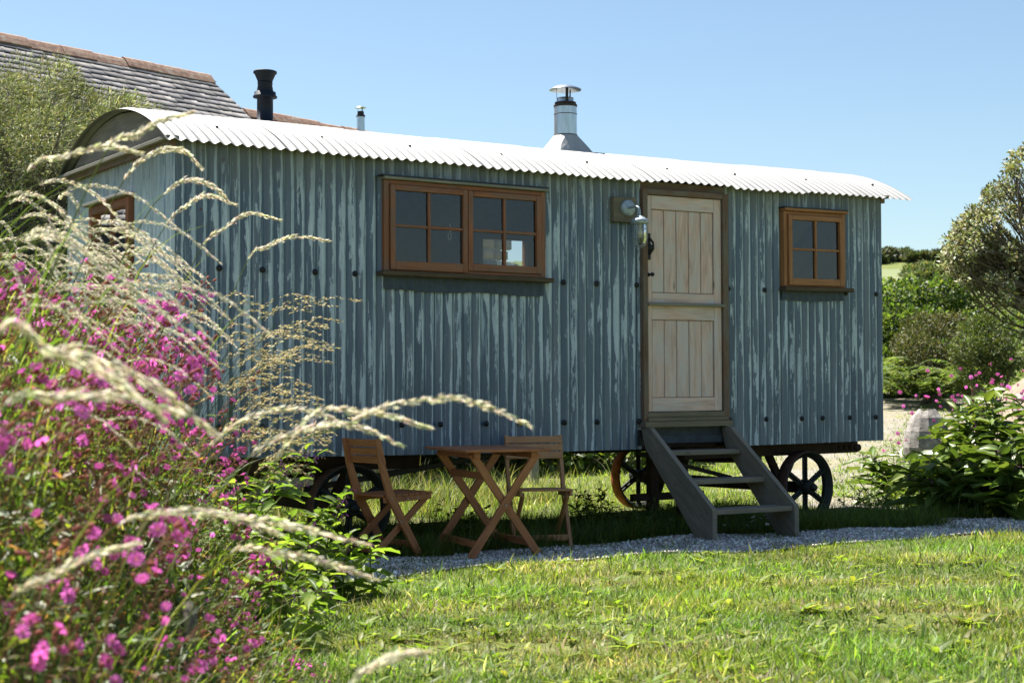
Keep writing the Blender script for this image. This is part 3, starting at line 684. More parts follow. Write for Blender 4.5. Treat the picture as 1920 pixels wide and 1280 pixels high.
b = MB(); b.lathe((fx, fy, zr), [(.068, .41), (.068, .455), (.062, .455), (.062, .41)], 28, cap=False); b.build('inner_pipe', M['steel'], flue, warp)
for a in (2.6, 4.3, .4):
    b = MB(); b.bar((fx+.068*math.cos(a), fy+.068*math.sin(a), zr+.42), (fx+.074*math.cos(a), fy+.074*math.sin(a), zr+.535), .024 if a > 4 else .012, .003, (math.cos(a), math.sin(a), 0)); b.build('strut', M['black'], flue, warp)
b = MB(); b.lathe((fx, fy, zr), [(.132, .520), (.128, .528), (.07, .552), (.02, .562), (.0, .563)], 28, cap=False); b.lathe((fx, fy, zr), [(.131, .518), (.07, .545), (.0, .556)], 28, cap=False); b.build('cowl', M['steel'], flue, warp)
vx, vy = 1.085, YC-.05; zr = roof_z(vy)
vent = MB(); vent.lathe((vx, vy, zr-.004), [(.066, -.01), (.066, .028), (.062, .034), (.059, .035), (.0585, .205), (.088, .205), (.088, .216), (.080, .220), (.078, .246), (.060, .250), (.060, .256), (.052, .300), (.055, .302), (.055, .318), (.052, .320)], 28)
vent = vent.build('vent_pipe', M['plastic'], hut, warp)
b = MB(); b.lathe((vx, vy, zr-.004), [(.054, .322), (.058, .335), (.078, .380), (.086, .384), (.086, .398), (.078, .402), (.060, .404), (.0, .398)], 28); b.build('vent_cap', M['plastic'], vent, warp)

# ---- running gear
def part_bar(name, m, p0, p1, w, h, upv=(0, 0, 1), par=None, bev=.004):
    b = MB(); b.bar(p0, p1, w, h, upv, 0, bev); return b.build(name, m, par or hut, warp)
for y in (.34, HW-.34):
    for xa_, xb_ in ((.05, 1.95), (4.35, HL+.03)): part_bar('chassis_beam', M['chassis'], (xa_, y, .604), (xb_, y, .604), .07, .10)
for x in (.5, 1.3, 2.2, 3.1, 4.0, 4.8, 5.5): part_bar('cross_member', M['chassis'], (x, .06, .676), (x, HW-.06, .676), .06, .040)
for k in range(4):
    b = MB(); b.lathe((6.02+k*.062, .302, .598), [(.0, -.012), (.022, -.010), (.024, .006)], 10, (0, 1, 0)); b.build('rivet', M['chassis'], hut, warp)
b = MB(); b.lathe((HL+.03, .34, .595), [(.03, -.045), (.034, -.03), (.034, .03), (.03, .045)], 12, (0, 1, 0)); b.build('drawbar_pin', M['chassis'], hut, warp)
def wheel(c, turn, R_=.292, tread='rust_shade'):
    c = np.array(c, float); ax = np.array((math.sin(turn), math.cos(turn), 0.)); e = np.array((ax[1], -ax[0], 0.)); k_ = np.array((0, 0, 1.))
    w = MB(); w.lathe(c, [(.045, -.075), (.052, -.07), (.062, -.03), (.062, .03), (.052, .07), (.045, .075)], 16, ax); w = w.build('wheel', M['rim'], hut)
    b = MB(); prof = [(R_, -.052), (R_, .052), (R_-.010, .054), (R_-.016, .020), (R_-.045, .012), (R_-.045, -.012), (R_-.016, -.020), (R_-.010, -.054), (R_, -.052)]; b.lathe(c, prof, 48, ax, cap=False); b.build('rim', M['rim'], w)
    b = MB(); b.lathe(c, [(R_+.001, -.0535), (R_+.006, -.051), (R_+.006, .051), (R_+.001, .0535)], 48, ax, cap=False); b.build('tread', M[tread], w)
    for s_ in range(6):
        a = s_*math.pi/3+math.pi/2; d = e*math.cos(a)+k_*math.sin(a); b = MB(); b.bar(c+d*.055, c+d*(R_-.035), .052, .016, ax, 0, .004); b.bar(c+d*.055, c+d*(R_-.03), .016, .050, ax, 0, .003); b.build('spoke', M['rim'], w)
    b = MB(); b.lathe(c-ax*.075, [(.030, 0), (.030, -.03), (.022, -.04), (0, -.042)], 12, ax); b.build('hub_cap', M['rim'], w)
for cx, tr in ((5.465, -.13), (1.30, 0.)):
    g0 = .292
    for y in (.13, HW-.16):
        xx = cx+(y-.13)*math.sin(tr); wheel((xx, y, g0+(.02 if y > 1 else 0)), tr, .292, 'rust' if y > 1 and cx > 3 else 'rust_shade')
    part_bar('axle', M['chassis'], (cx, .13, .295), (cx+(HW-.29)*math.sin(tr), HW-.16, .31), .07, .09)
    for y in (.42, HW-.42): part_bar('axle_bracket', M['chassis'], (cx-.14, y, .56), (cx, y, .31), .05, .06); part_bar('axle_bracket', M['chassis'], (cx+.14, y, .56), (cx, y, .31), .05, .06)
    b = MB(); b.lathe((cx, YC, .47), [(.30, 0), (.30, .05), (.26, .05), (.26, 0)], 28, cap=False); b.build('turntable', M['chassis'], hut)
part_bar('brace_bar', M['black'], (1.25, .75, .40), (2.92, .75, .63), .022, .042); part_bar('brace_bar', M['black'], (5.2, .75, .36), (4.2, .75, .60), .022, .035)
for x in (4.52, 4.83): part_bar('prop_post', M['chassis'], (x, .95, .0), (x, .95, .60), .085, .07, (0, 1, 0))
part_bar('prop_foot', M['chassis'], (4.3, .95, .22), (5.05, .95, .22), .05, .06)
b = MB(); bx(b, 3.69, 4.50, .10, .13, .664, .83); b.build('step_backing', M['chassis'], hut, warp)
b = MB(); bx(b, 3.66, 3.76, -.02, .05, .69, .81); b.build('step_hanger', M['black'], hut, warp)

# ================================================================== wooden steps
steps = empty('wooden_steps', (4.1, -.45, 0), local=False, label='weathered open wooden steps of three treads up to the stable door', cat='steps')
def gz(x, y): return float(ground_z(x, y))
for x, m in ((3.70, 'step'), (4.475, 'step')):
    g = gz(x, -.8); poly = [(-.865, g), (-.685, g), (-.075, .655), (-.03, .80), (-.13, .808), (-.865, .235)]
    b = MB(); b.prism([(x-.021, y, z) for y, z in poly], (.042, 0, 0)); b.build('stringer', M['step'], steps)
    for y, z in ((-.80, .21), (-.74, .19), (-.50, .42), (-.44, .40), (-.22, .62)):
        b = MB(); b.lathe((x-.021, y, z), [(.006, 0), (.004, -.003)], 6, (1, 0, 0)); b.build('screw', M['bolt'], steps)
for y0_, z_ in ((-.845, .232), (-.545, .432), (-.262, .635)):
    b = MB(); b.box((4.0875, y0_+.10, z_-.016), (.728, .20, .036), None, 0, .004); b.build('tread', M['step'], steps)

# ================================================================== folding table and chairs
def slat(name, m, par, c, d, ax=None, bev=.003):
    b = MB(); b.box(c, d, ax, 0, bev); return b.build(name, m, par)
def barp(name, m, par, p0, p1, w, h, upv=(0, 0, 1), bev=.003):
    b = MB(); b.bar(p0, p1, w, h, upv, 0, bev); return b.build(name, m, par)
TX, TY = 1.955, -.61
tg = gz(TX, TY)+.012
table = empty('folding_table', (TX, TY, tg), math.radians(-10), label='slatted brown folding garden table on crossed legs', cat='table')
HT = .692
n = 8; w_ = .80/n
for k in range(n): slat('slat', M['acacia'], table, (0, -.40+w_*(k+.5), HT+.001*math.sin(k*2.)), (.60, w_-.006, .018))
for x in (-.20, .20): slat('top_rail', M['acacia'], table, (x, 0, HT-.03), (.045, .70, .040))
for y, o in ((-.335, .0), (.335, 0.)):
    s_ = 1 if y > 0 else -1
    barp('leg', M['acacia'], table, (-.245, y, 0), (.225, y, HT-.02), .022, .052, (1, 0, .7)); barp('leg', M['acacia'], table, (.245, y-s_*.024, 0), (-.225, y-s_*.024, HT-.02), .022, .052, (-1, 0, .7))
    b = MB(); b.lathe((0, y+s_*.012, HT*.5-.01), [(.007, 0), (.005, .004)], 8, (0, s_, 0)); b.build('pivot_bolt', M['lampgrey'], table)
barp('stretcher', M['acacia'], table, (-.19, -.324, .085), (-.19, .324, .085), .02, .045); barp('stretcher', M['acacia'], table, (.19, -.30, .085), (.19, .30, .085), .02, .045); barp('stretcher', M['acacia'], table, (-.13, -.30, .525), (-.13, .30, .525), .02, .045)
def make_chair(loc, rz, label, m):
    """faces local +x; the back posts run on to the front feet"""
    ch = empty('folding_chair', loc, rz, label=label, cat='chair', group='folding chairs at the garden table')
    for y in (-.195, .195):
        b = MB(); P_ = [(0, y, .775), (.045, y, .60), (.115, y, .40), (.34, y, 0)]
        th = .023
        prof = [(.0, .775), (.034, .782), (.078, .60), (.150, .405), (.378, .0), (.325, .0), (.098, .385), (.035, .595)]
        b.prism([(x, y-th/2, z) for x, z in prof], (0, th, 0)); b.build('back_leg', m, ch)
        y2 = y*.80; barp('front_leg', m, ch, (.425, y2, .385), (-.01, y2, 0), .021, .042, (1, 0, 1))
        barp('seat_rail', m, ch, (.08, y*.90, .378), (.455, y*.90, .392), .02, .036)
        for x, z in ((.125, .39), (.25, .382), (.33, .385), (.20, .235)):
            b = MB(); b.lathe((x, y*1.06, z), [(.006, 0), (.004, .004)], 7, (0, 1 if y > 0 else -1, 0)); b.build('screw', M['lampgrey'], ch)
    for k in range(8): slat('seat_slat', m, ch, (.098+k*.049, 0, .405+.0015*k), (.043, .375 if k else .34, .014))
    for k in range(3):
        t = .775-.026-k*.055; x = (.775-t)/.18*.045+.012+.022; a = math.atan2(.045, .18)
        slat('back_slat', m, ch, (x, 0, t), (.016, .412, .049), ((math.cos(a), 0, math.sin(a)*1), (0, 1, 0), (-math.sin(a), 0, math.cos(a))))
    barp('stretcher', m, ch, (.315, -.184, .08), (.315, .184, .08), .02, .042); barp('stretcher', m, ch, (.035, -.146, .055), (.035, .146, .055), .02, .036)
    return ch
make_chair((1.125, -.36, gz(1.2, -.3)+.01), math.radians(6), 'brown folding chair left of the table, seen from its side', M['acacia'])
make_chair((2.575, -.215, gz(2.5, -.3)+.01), math.radians(249), 'brown folding chair behind the table, its back flat to the hut', M['acacia2'])

# ================================================================== stone barn with slate roof behind
def make_barn():
    d = np.array((.945, .327, 0.)); d /= np.linalg.norm(d); nrm = np.array((d[1], -d[0], 0.))     # nrm points to the camera side
    E1 = AT(392, 146, 20.0); zr = E1[2]; half = 3.0; pit = math.radians(41); Lm = 9.5; WLEN = 4.06; WH = 1.55
    root = empty('stone_barn', (E1[0]-d[0]*4, E1[1]-d[1]*4, 0), local=False, label='stone barn with lichened slate roof and red clay ridge behind the hut', cat='barn')
    rest_V, rest_F, rest_C = [], [], []; singles = []
    def slates(e, length, zr_, half_, bell, count_from):
        """e: right-hand ridge end; courses from the ridge down, on the camera side"""
        ex = .115; s = 0.; course = 0; slope_len = half_/math.cos(pit)
        while s < slope_len:
            hor = s*math.cos(pit); flare = bell*max(0, (s/slope_len))**2
            pos_ = -flare*1.2-rng.uniform(0, .05); L_ = length
            while pos_ < L_:
                w = rng.uniform(.12, .26)
                drop = rng.normal(0, .009)
                c0 = e-d*pos_; lift = .012
                def q(along, sl, h): 
                    hh = sl*math.cos(pit); fl = bell*.22*(sl/slope_len)**2
                    return e-d*(pos_+along)+nrm*hh+np.array((0, 0, zr_-e[2]-sl*math.sin(pit)+fl+h*math.cos(pit)))+nrm*h*math.sin(pit)
                th = .005; t = rng.normal(0, .002)
                A = [q(.002, s-.05, 0.), q(w-.002, s-.05, 0.), q(w-.002, s+ex+drop, .012+t), q(.002, s+ex+drop+rng.normal(0, .004), .012-t)]
                B = [p+np.array((0, 0, th)) for p in A]
                V = np.array(A+B); base = np.array(((.135, .130, .137), (.165, .158, .16), (.195, .185, .18), (.105, .103, .112))[rng.choice(4, p=[.35, .35, .15, .15])])*rng.uniform(.7, 1.4)
                singles.append((V, base, course, pos_))
                pos_ += w
            s += ex; course += 1
    slates(E1, Lm, zr, half, 1.0, 0)
    E2 = AT(945, 292, 23.2); S2 = AT(452, 204, 20.35); zr2 = AT(465, 209, 20.4)[2]
    e2 = np.array((*(E1+d*WLEN)[:2], zr2))
    n1 = len(singles)
    slates(e2, WLEN+.3, zr2, WH, 0.0, 0)
    F8 = np.array([[0, 1, 2, 3], [4, 7, 6, 5], [0, 4, 5, 1], [1, 5, 6, 2], [2, 6, 7, 3], [3, 7, 4, 0]])
    roof1 = None
    # show-largest 300: lower right part of the main roof that the photo shows
    vis = [i for i, s_ in enumerate(singles[:n1]) if s_[3] < 4.2 and s_[2] < 15]
    vis = sorted(vis, key=lambda i: singles[i][3])[:290]; vs = set(vis)
    b = MB(); 
    for s0 in (1, -1):
        A = [E1+nrm*s0*half*k*1.0+np.array((0, 0, -half*k*math.tan(pit)-.03)) for k in (0.02, 1)]
        b.add([A[0]+d*.0, A[0]-d*Lm, A[1]-d*Lm, A[1]], [(0, 1, 2, 3)])
    roof1 = b.build('roof', M['slate'], root, None, (.13, .13, .135))
    for i in vis:
        V, c, _, _ = singles[i]; np_obj('slate', V, [F8], M['slate'], np.tile(c, (8, 1)), roof1)
    oth = [s_ for i, s_ in enumerate(singles) if i not in vs]
    V = np.concatenate([s_[0] for s_ in oth]); C = np.concatenate([np.tile(s_[1], (8, 1)) for s_ in oth]); F = (np.arange(len(oth))[:, None, None]*8+F8[None]).reshape(-1, 4)
    tag(np_obj('slates', V, [F], M['slate'], C, roof1), kind='stuff')
    # ridge tiles
    for e, L_, z_ in ((E1, Lm, zr), (e2, WLEN+.2, zr2)):
        k = 0.
        while k < L_:
            a = np.array((*(e-d*k)[:2], z_+.02+rng.normal(0, .006))); w = .44
            prof = [(-.125, -.10), (-.08, -.04), (-.04, .006), (0, .024), (.04, .006), (.08, -.04), (.125, -.10)]
            b = MB(); b.prism([a+nrm*x+np.array((0, 0, z)) for x, z in prof]+[a+nrm*x*.85+np.array((0, 0, z-.03)) for x, z in prof[::-1]], -d*(w-.006)); b.build('ridge_tile', M['ridge'], root); k += w
    # walls
    def wall_box(e, L_, half_, zr_, nm):
        ez = zr_-half_*math.tan(pit)
        b = MB(); h = half_-.18; 
        pts = [e+nrm*h, e-nrm*h, e-d*L_-nrm*h, e-d*L_+nrm*h]
        ztop = zr_-h*math.tan(pit)-.09
        lo = [np.array((*p[:2], -.6)) for p in pts]; hi = [np.array((*p[:2], ztop)) for p in pts]; r1, r2 = np.array((*e[:2], zr_-.10)), np.array((*(e-d*L_)[:2], zr_-.10))
        b.add(lo+hi+[r1, r2], [(0, 1, 5, 8, 4), (2, 3, 7, 9, 6), (1, 2, 6, 5), (3, 0, 4, 7)]); return b.build('wall', M['mortar'], root)
    w1 = wall_box(E1-d*.08, Lm, half, zr, 'wall'); w2 = wall_box(e2-d*.06, WLEN, WH, zr2, 'wall')
    # wing back slope
    b = MB(); A = [e2+np.array((0, 0, -.03)), e2-nrm*WH+np.array((0, 0, -WH*math.tan(pit)-.03))]; b.add([A[0], A[0]-d*WLEN, A[1]-d*WLEN, A[1]], [(0, 1, 2, 3)]); A2 = [e2+np.array((0, 0, -.035)), e2+nrm*WH+np.array((0, 0, -WH*math.tan(pit)-.035))]; b.add([A2[0], A2[1], A2[1]-d*WLEN, A2[0]-d*WLEN], [(0, 1, 2, 3)]); b.build('roof', M['slate'], root, None, (.13, .13, .135))
    # rubble stones on the wing wall and the gables that can be glimpsed (joined: small and mostly hidden)
    Vs, Cs = [], []
    def rub(o, ax, Lx, z0, ztopf, outv):
        z = z0
        while z < z0+3.4:
            hgt = rng.uniform(.10, .22); x = 0.
            while x < Lx:
                w = rng.uniform(.16, .42)
                if z+hgt < ztopf(x+w/2):
                    c = o+ax*(x+w/2)+np.array((0, 0, z+hgt/2)); q = rng.uniform(.02, .05)
                    V = [c+ax*sx*(w/2-.01)*(1-.12*(k > 0))+np.array((0, 0, sz*(hgt/2-.009)*(1-.12*(k > 0))))+outv*(q if k else -.02) for k in (0, 1) for sx, sz in ((-1, -1), (1, -1), (1, 1), (-1, 1))]
                    Vs.append(np.array(V)); Cs.append(np.tile(np.array(((.24, .225, .205), (.30, .28, .25), (.19, .185, .18), (.30, .24, .18))[rng.integers(4)])*rng.uniform(.8, 1.2), (8, 1)))
                x += w
            z += hgt
    rub(np.array((*(e2-d*(WLEN-.1)+nrm*(WH-.18))[:2], 0.)), d, WLEN-.2, .0, lambda x: 3.2, nrm)
    rub(np.array((*(e2-d*.06+nrm*(WH-.2))[:2], 0.)), -nrm, 2*WH-.4, .0, lambda x: 3.0, d)
    rub(np.array((*(E1-d*6+nrm*(half-.18))[:2], 0.)), d, 5.9, .0, lambda x: 2.3, nrm)
    N = len(Vs); tag(np_obj('wall_stones', np.concatenate(Vs), [(np.arange(N)[:, None, None]*8+np.array([[4, 5, 6, 7], [0, 1, 5, 4], [1, 2, 6, 5], [2, 3, 7, 6], [3, 0, 4, 7]])[None]).reshape(-1, 4)], M['pebble'], np.concatenate(Cs), root), kind='stuff')
    # small steel flue through the wing ridge
    px = np.array(AT(725, 252, 21.6)); t = (px-e2)@d; p = np.array((*(e2+d*t+nrm*.12)[:2], zr2-.12))
    fl = MB(); fl.lathe(p, [(.055, 0), (.055, .32)], 16); fl = fl.build('flue', M['steel'], root)
    b = MB(); b.lathe(p+np.array((0, 0, .07)), [(.06, 0), (.062, .02), (.056, .04)], 16); b.build('collar', M['soot'], fl)
    b = MB(); b.lathe(p+np.array((0, 0, .30)), [(.061, 0), (.061, .02), (.045, .035), (.042, .075), (.0, .075)], 16); b.build('collar', M['soot'], fl)
    for a in (.5, 2.6, 4.7):
        b = MB(); b.bar(p+np.array((.04*math.cos(a), .04*math.sin(a), .36)), p+np.array((.042*math.cos(a), .042*math.sin(a), .43)), .008, .003); b.build('strut', M['black'], fl)
    b = MB(); b.lathe(p+np.array((0, 0, .42)), [(.075, 0), (.07, .006), (.02, .028), (0, .03)], 16); b.build('cowl', M['steel'], fl)
make_barn()

# ================================================================== trees, shrubs, hedge
def limb(b, p0, p1, r_0, r_1, n=6, wob=.06, seg=6):
    p0, p1 = np.array(p0, float), np.array(p1, float); L_ = np.linalg.norm(p1-p0); pts = []
    w1, w2 = rng.normal(0, wob*L_, 3), rng.normal(0, wob*L_, 3)
    for t in np.linspace(0, 1, seg): pts.append(p0+(p1-p0)*t+w1*math.sin(math.pi*t)+w2*math.sin(2*math.pi*t)*.5)
    b.tube(pts, list(np.linspace(r_0, r_1, seg)), n, cap=False); return pts
def crown_points(centres, rad, N, flat=.8):
    k = rng.integers(len(centres), size=N); C = np.array(centres)[k]; R_ = np.array(rad)[k]
    d = rand_dirs(N); q = rng.uniform(.35, 1., N)**.6
    P = C+d*(R_*q)[:, None]*np.array((1, 1, flat)); return P, d, k
def tree(name, base, centres, rads, nleaf, L_, W_, cols, probs, label, cat, material, trunk_r=.09, trunk_top=None, group=None, droop=.0, wind=None, fine=False, stems=None, crown_name='crown', flat=.85, jit=.25):
    base = np.array(base, float)
    root = empty(name, base, local=False, label=label, cat=cat, group=group)
    b = MB(); tt = np.array(trunk_top if trunk_top is not None else np.mean(centres, 0)-np.array((0, 0, .3)), float)
    if stems is None: pts = limb(b, base-np.array((0, 0, .05)), tt, trunk_r, trunk_r*.5, 8); forks = [pts[3], pts[4], pts[5]]
    else:
        forks = []
        for k in range(stems):
            q = base+np.array((rng.normal(0, .12), rng.normal(0, .12), -.05)); pts = limb(b, q, base+(tt-base)*rng.uniform(.5, 1.)+np.array((rng.normal(0, .4), rng.normal(0, .4), 0)), trunk_r, trunk_r*.5, 6); forks += pts[3:]
    for c, r_ in zip(centres, rads):
        f = min(forks, key=lambda q: np.linalg.norm(q-c)+rng.uniform(0, .3)); lr = trunk_r*(.4 if len(centres) < 30 else .13); pts = limb(b, f, c, lr, lr*.35, 5)
        for j in range(4): limb(b, pts[3+(j % 3)], np.array(c)+rand_dirs(1)[0]*r_*.8, lr*.33, .002, 4)
    b.build('trunk' if stems is None else 'stems', M['bark'], root)
    P, d, k = crown_points(centres, rads, nleaf, flat); D = unit(d*.6+rand_dirs(nleaf)*.7+np.array((0, 0, .25-droop))+(np.array(wind) if wind is not None else 0.)); Nn = unit(rand_dirs(nleaf)*.7+np.array((0, 0, .8)))
    ct = 1+rng.normal(0, .10, len(centres)); C = pick(cols, nleaf, jit, probs)*ct[k][:, None]
    V, F, CC = leaves(P, D, Nn, L_*rng.uniform(.6, 1.3, nleaf), W_*rng.uniform(.7, 1.3, nleaf), C, .12, fine)
    np_obj(crown_name, V, F, material, CC, root); return root
def GZ(x, y): return np.array((x, y, float(ground_z(x, y))))
def foot(px, dep): 
    p = AT(px, 760, dep); return GZ(p[0], p[1])

# grey-green willowy tree in front of the barn, left
cs = []; rs = []
for k in range(78):
    px = rng.uniform(-110, 312); topy = np.interp(px, [-110, 0, 60, 130, 170, 220, 312], [150, 128, 118, 122, 160, 182, 200]); py = topy+18+abs(rng.normal(0, 1))*150; py = min(py, 540)
    r_ = rng.uniform(.16, .34)*(1.25 if py > topy+90 else .8); cs.append(AT(px, py, 14.9+rng.normal(0, .55)+.0012*px)); rs.append(r_)
for k in range(34):
    cs.append(AT(rng.uniform(-130, 150), rng.uniform(270, 640), 14.3+rng.normal(0, .4))); rs.append(rng.uniform(.25, .42))
bt = AT(40, 700, 14.6)
tree('willow_tree', GZ(bt[0], bt[1]), cs, rs, 85000, .050, .0085, [(.12, .14, .055), (.20, .21, .10), (.42, .42, .30), (.06, .07, .03), (.16, .18, .06)], [.25, .25, .20, .17, .13], 'feathery grey-green tree left of the hut in front of the barn', 'tree', M['matt'], .13, AT(40, 420, 14.6), wind=(.5*r0)[:3]+np.array((0, 0, .1)), flat=1.)

# pale silvery tree at the right edge
cs = []; rs = []
for k in range(160):
    px = 1780+abs(rng.normal(0, 1))*130; lo = np.interp(px, [1770, 1800, 1850, 1900, 1930, 2100], [490, 420, 375, 300, 270, 250]); hi = np.interp(px, [1770, 1800, 1850, 1900, 2100], [495, 520, 580, 650, 700]); py = rng.uniform(lo, hi)
    cs.append(AT(px, py, 15.7+rng.normal(0, .35))); rs.append(rng.uniform(.04, .12))
for px, py in [(1772, 480), (1783, 468), (1792, 452), (1797, 428), (1812, 412), (1823, 400), (1838, 392), (1800, 500), (1815, 470), (1850, 372), (1880, 345), (1898, 312), (1906, 296), (1830, 440)]:
    cs.append(AT(px, py, 15.5)); rs.append(.055)
bt = AT(1995, 800, 16.0)
tree('silver_tree', GZ(bt[0], bt[1]), cs, rs, 13000, .044, .024, [(.15, .165, .06), (.21, .21, .10), (.38, .38, .28), (.58, .56, .46), (.10, .11, .045)], [.27, .26, .20, .15, .12], 'silvery pale-leaved tree leaning in from the right edge', 'tree', M['matt'], .12, AT(1975, 560, 16), flat=1.)

def bush(name, pxs, n, L_, W_, cols, probs, label, material, base, fine=False, group=None, cat='shrub', jit=.25):
    cs = [AT(px, py, dd) for px, py, r_, dd in pxs]; rs = [r_ for *_, r_, _ in [(a, b_, c, d) for a, b_, c, d in pxs]]
    return tree(name, base, cs, rs, n, L_, W_, cols, probs, label, cat, material, .05, np.mean(cs, 0), group, stems=4, fine=fine, crown_name='foliage', jit=jit)
rose = [(.075, .125, .022), (.115, .175, .032), (.17, .22, .06), (.05, .085, .016)]; gorse = [(.075, .085, .022), (.115, .115, .035), (.17, .155, .07), (.05, .055, .018)]
bush('rose_bush', [(1660, 570, .7, 38), (1712, 560, .6, 39), (1775, 552, .6, 40), (1670, 640, .8, 37), (1700, 575, .4, 40), (1740, 615, .6, 38), (1655, 665, .7, 37), (1690, 620, .7, 37), (1800, 600, .7, 40), (1635, 600, .8, 38), (1665, 700, .7, 36.5), (1700, 690, .7, 36.5), (1640, 690, .7, 36.5), (1750, 700, .7, 36), (1790, 680, .8, 36), (1830, 640, .9, 38), (1870, 600, .9, 40), (1900, 650, .9, 38)], 26000, .11, .07, [(.055, .092, .018), (.085, .13, .026), (.13, .17, .05), (.038, .06, .014)], [.32, .34, .18, .16], 'bright green rounded rose bush on the bank right of the hut', M['fol'], foot(1690, 38))
bush('gorse_bush', [(1725, 615, .4, 34), (1765, 645, .55, 33.5), (1725, 665, .5, 33), (1790, 610, .35, 35), (1710, 650, .45, 33.5), (1765, 610, .3, 34.5), (1745, 690, .5, 33), (1715, 700, .45, 33), (1780, 690, .5, 33)], 10000, .09, .03, gorse, [.35, .3, .15, .2], 'dull olive gorse bush in front of the rose bush', M['matt'], foot(1745, 33.5))
bush('gorse_bush', [(1830, 630, .38, 30), (1860, 650, .4, 29.5), (1815, 660, .35, 29.5), (1845, 615, .3, 30), (1825, 690, .35, 29.5), (1855, 690, .4, 29.5), (1885, 670, .4, 29.5)], 7000, .08, .03, [(.075, .10, .022), (.11, .14, .03), (.05, .06, .018)], [.4, .4, .2], 'small dark green gorse bush below the silvery tree', M['matt'], foot(1840, 30))
bush('hedge_shrub', [(1712, 516, .45, 62), (1735, 512, .5, 62), (1765, 518, .5, 60), (1722, 533, .6, 60), (1790, 514, .6, 64), (1745, 533, .6, 60), (1775, 538, .6, 60), (1810, 523, .7, 62), (1850, 523, .8, 62), (1890, 528, .8, 62)], 6000, .22, .10, [(.10, .13, .045), (.15, .17, .07), (.21, .22, .11)], [.4, .4, .2], 'wispy grey-green shrub on the far field edge', M['matt'], foot(1735, 61))
brk = [(.06, .095, .025), (.10, .14, .04), (.16, .19, .08)]
for k, (px, dep, w) in enumerate([(1672, 35, 1.5), (1712, 34.5, 1.5), (1752, 33.5, 1.5), (1790, 32, 1.4), (1828, 31, 1.3), (1692, 32.5, 1.2)]):
    base = foot(px, dep); n = 30; root = empty('bracken_clump', base, local=False, label='bracken fronds spilling down the bank behind the boulder', cat='fern', group='bracken on the bank')
    parts = []
    for j in range(n):
        a = rng.uniform(0, 6.28); Lf = rng.uniform(.6, .95)*w; dirh = np.array((math.cos(a), math.sin(a), 0)); q = base+np.array((rng.normal(0, .35), rng.normal(0, .35), rng.uniform(.15, .6)))
        t = np.linspace(.1, 1, 22); P = q+dirh*(Lf*t*.8)[:, None]+np.array((0, 0, 1.))*(Lf*(t*.95-.75*t*t))[:, None]
        for sg in (-1, 1):
            sd = np.cross(dirh, (0, 0, 1))*sg; D = np.tile(sd+dirh*.5, (22, 1))+rng.normal(0, .1, (22, 3)); parts.append(leaves(P, D, np.tile((0, 0, 1.), (22, 1)), Lf*.32*(1.05-t), .045, pick(brk, 22, .2), .2, False))
    V, F, C = join(parts); np_obj('fronds', V, F, M['fol'], C, root)

# far hedgerow and hill-top trees
for k, (px, py, dep, r_) in enumerate([(1652, 508, 175, 2.2), (1668, 500, 180, 2.6), (1690, 497, 182, 2.2), (1712, 503, 178, 1.8), (1745, 505, 176, 1.8), (1775, 506, 178, 2.2), (1805, 508, 180, 2.4), (966, 487, 165, .4), (1640, 512, 172, 2.4), (1840, 510, 176, 2.6), (1880, 508, 176, 2.6), (1915, 508, 176, 2.6), (1725, 512, 170, 2.0), (1760, 514, 170, 2.0)]):
    r_ *= .42; c = AT(px, py, dep); g = GZ(c[0], c[1]); cz = g[2]+r_*.7; cs = [np.array((c[0]+rng.normal(0, r_*.5), c[1]+rng.normal(0, r_*.5), cz+rng.normal(0, r_*.15))) for _ in range(6)]
    tree('hilltop_shrub', g, cs, [r_*.6]*6, 900, .55, .35, [(.06, .08, .03), (.095, .11, .045), (.12, .13, .07)], None, 'dark wind-clipped shrub on the far hilltop skyline', 'shrub', M['matt'], .15, None, 'shrubs along the far skyline', stems=2, crown_name='foliage')
# pale green field below the skyline
def far_field():
    n, m_ = 24, 14; rows = []
    for i in range(m_):
        dep = 92+(150-92)*i/(m_-1); r = []
        for j in range(n):
            la = np.interp(j, [0, n-1], [.185, .40])*dep; x, y = from_lat(la, dep); r.append((x, y, float(ground_z(x, y))+.12))
        rows.append(r)
    b = MB(); b.grid(rows); tag(b.build('field', M['field']), kind='structure')
far_field()

# ---- boulder and stony bank at right
def rock(name, c, s, label, seed, group=None):
    r_ = np.random.default_rng(seed); b = MB(); n, m_ = 14, 10; rows = []
    k = r_.normal(0, 1, (6, 3)); ph = r_.uniform(0, 6, 6)
    for i in range(m_):
        th = math.pi*i/(m_-1); row = []
        for j in range(n+1):
            a = 2*math.pi*(j % n)/n; d = np.array((math.sin(th)*math.cos(a), math.sin(th)*math.sin(a), math.cos(th)))
            q = 1+.22*sum(math.sin(2.0*(kk@d)+p) for kk, p in zip(k, ph))/2.2+.06*math.sin(9*d[0]+5*d[2]+ph[0])+.04*math.sin(17*d[1]+13*d[2]+ph[1]); q = min(q, 1.10)
            row.append(np.array(c)+d*q*np.array(s))
        rows.append(row)
    b.grid(rows, 0, False); o = b.build(name, M['rock']); tag(o, label, 'rock', group); return o
p = AT(1738, 800, 16.6); rock('boulder', GZ(p[0], p[1])+np.array((0, 0, .42)), (.24, .22, .46), 'upright lichened boulder at the bend of the track', 3)
def bank_pt(s, t):
    dep = 17.5+8*t; la = (.262*dep)+s*5.0; x, y = from_lat(la, dep); h = 1.15*ss(s/.35)*ss(t/.35)+.12*math.sin(7*s+9*t)*s; return (x, y, float(ground_z(x, y))-.05+h)
BANK_LABELS = ['pale flat stone half buried at the left end of the earth bank', 'pale stone in the middle of the earth bank', 'broad pale stone at the top of the earth bank', 'small grey stone low on the earth bank', 'pale stone at the right edge of the earth bank', 'grey stone under the silvery tree on the bank']
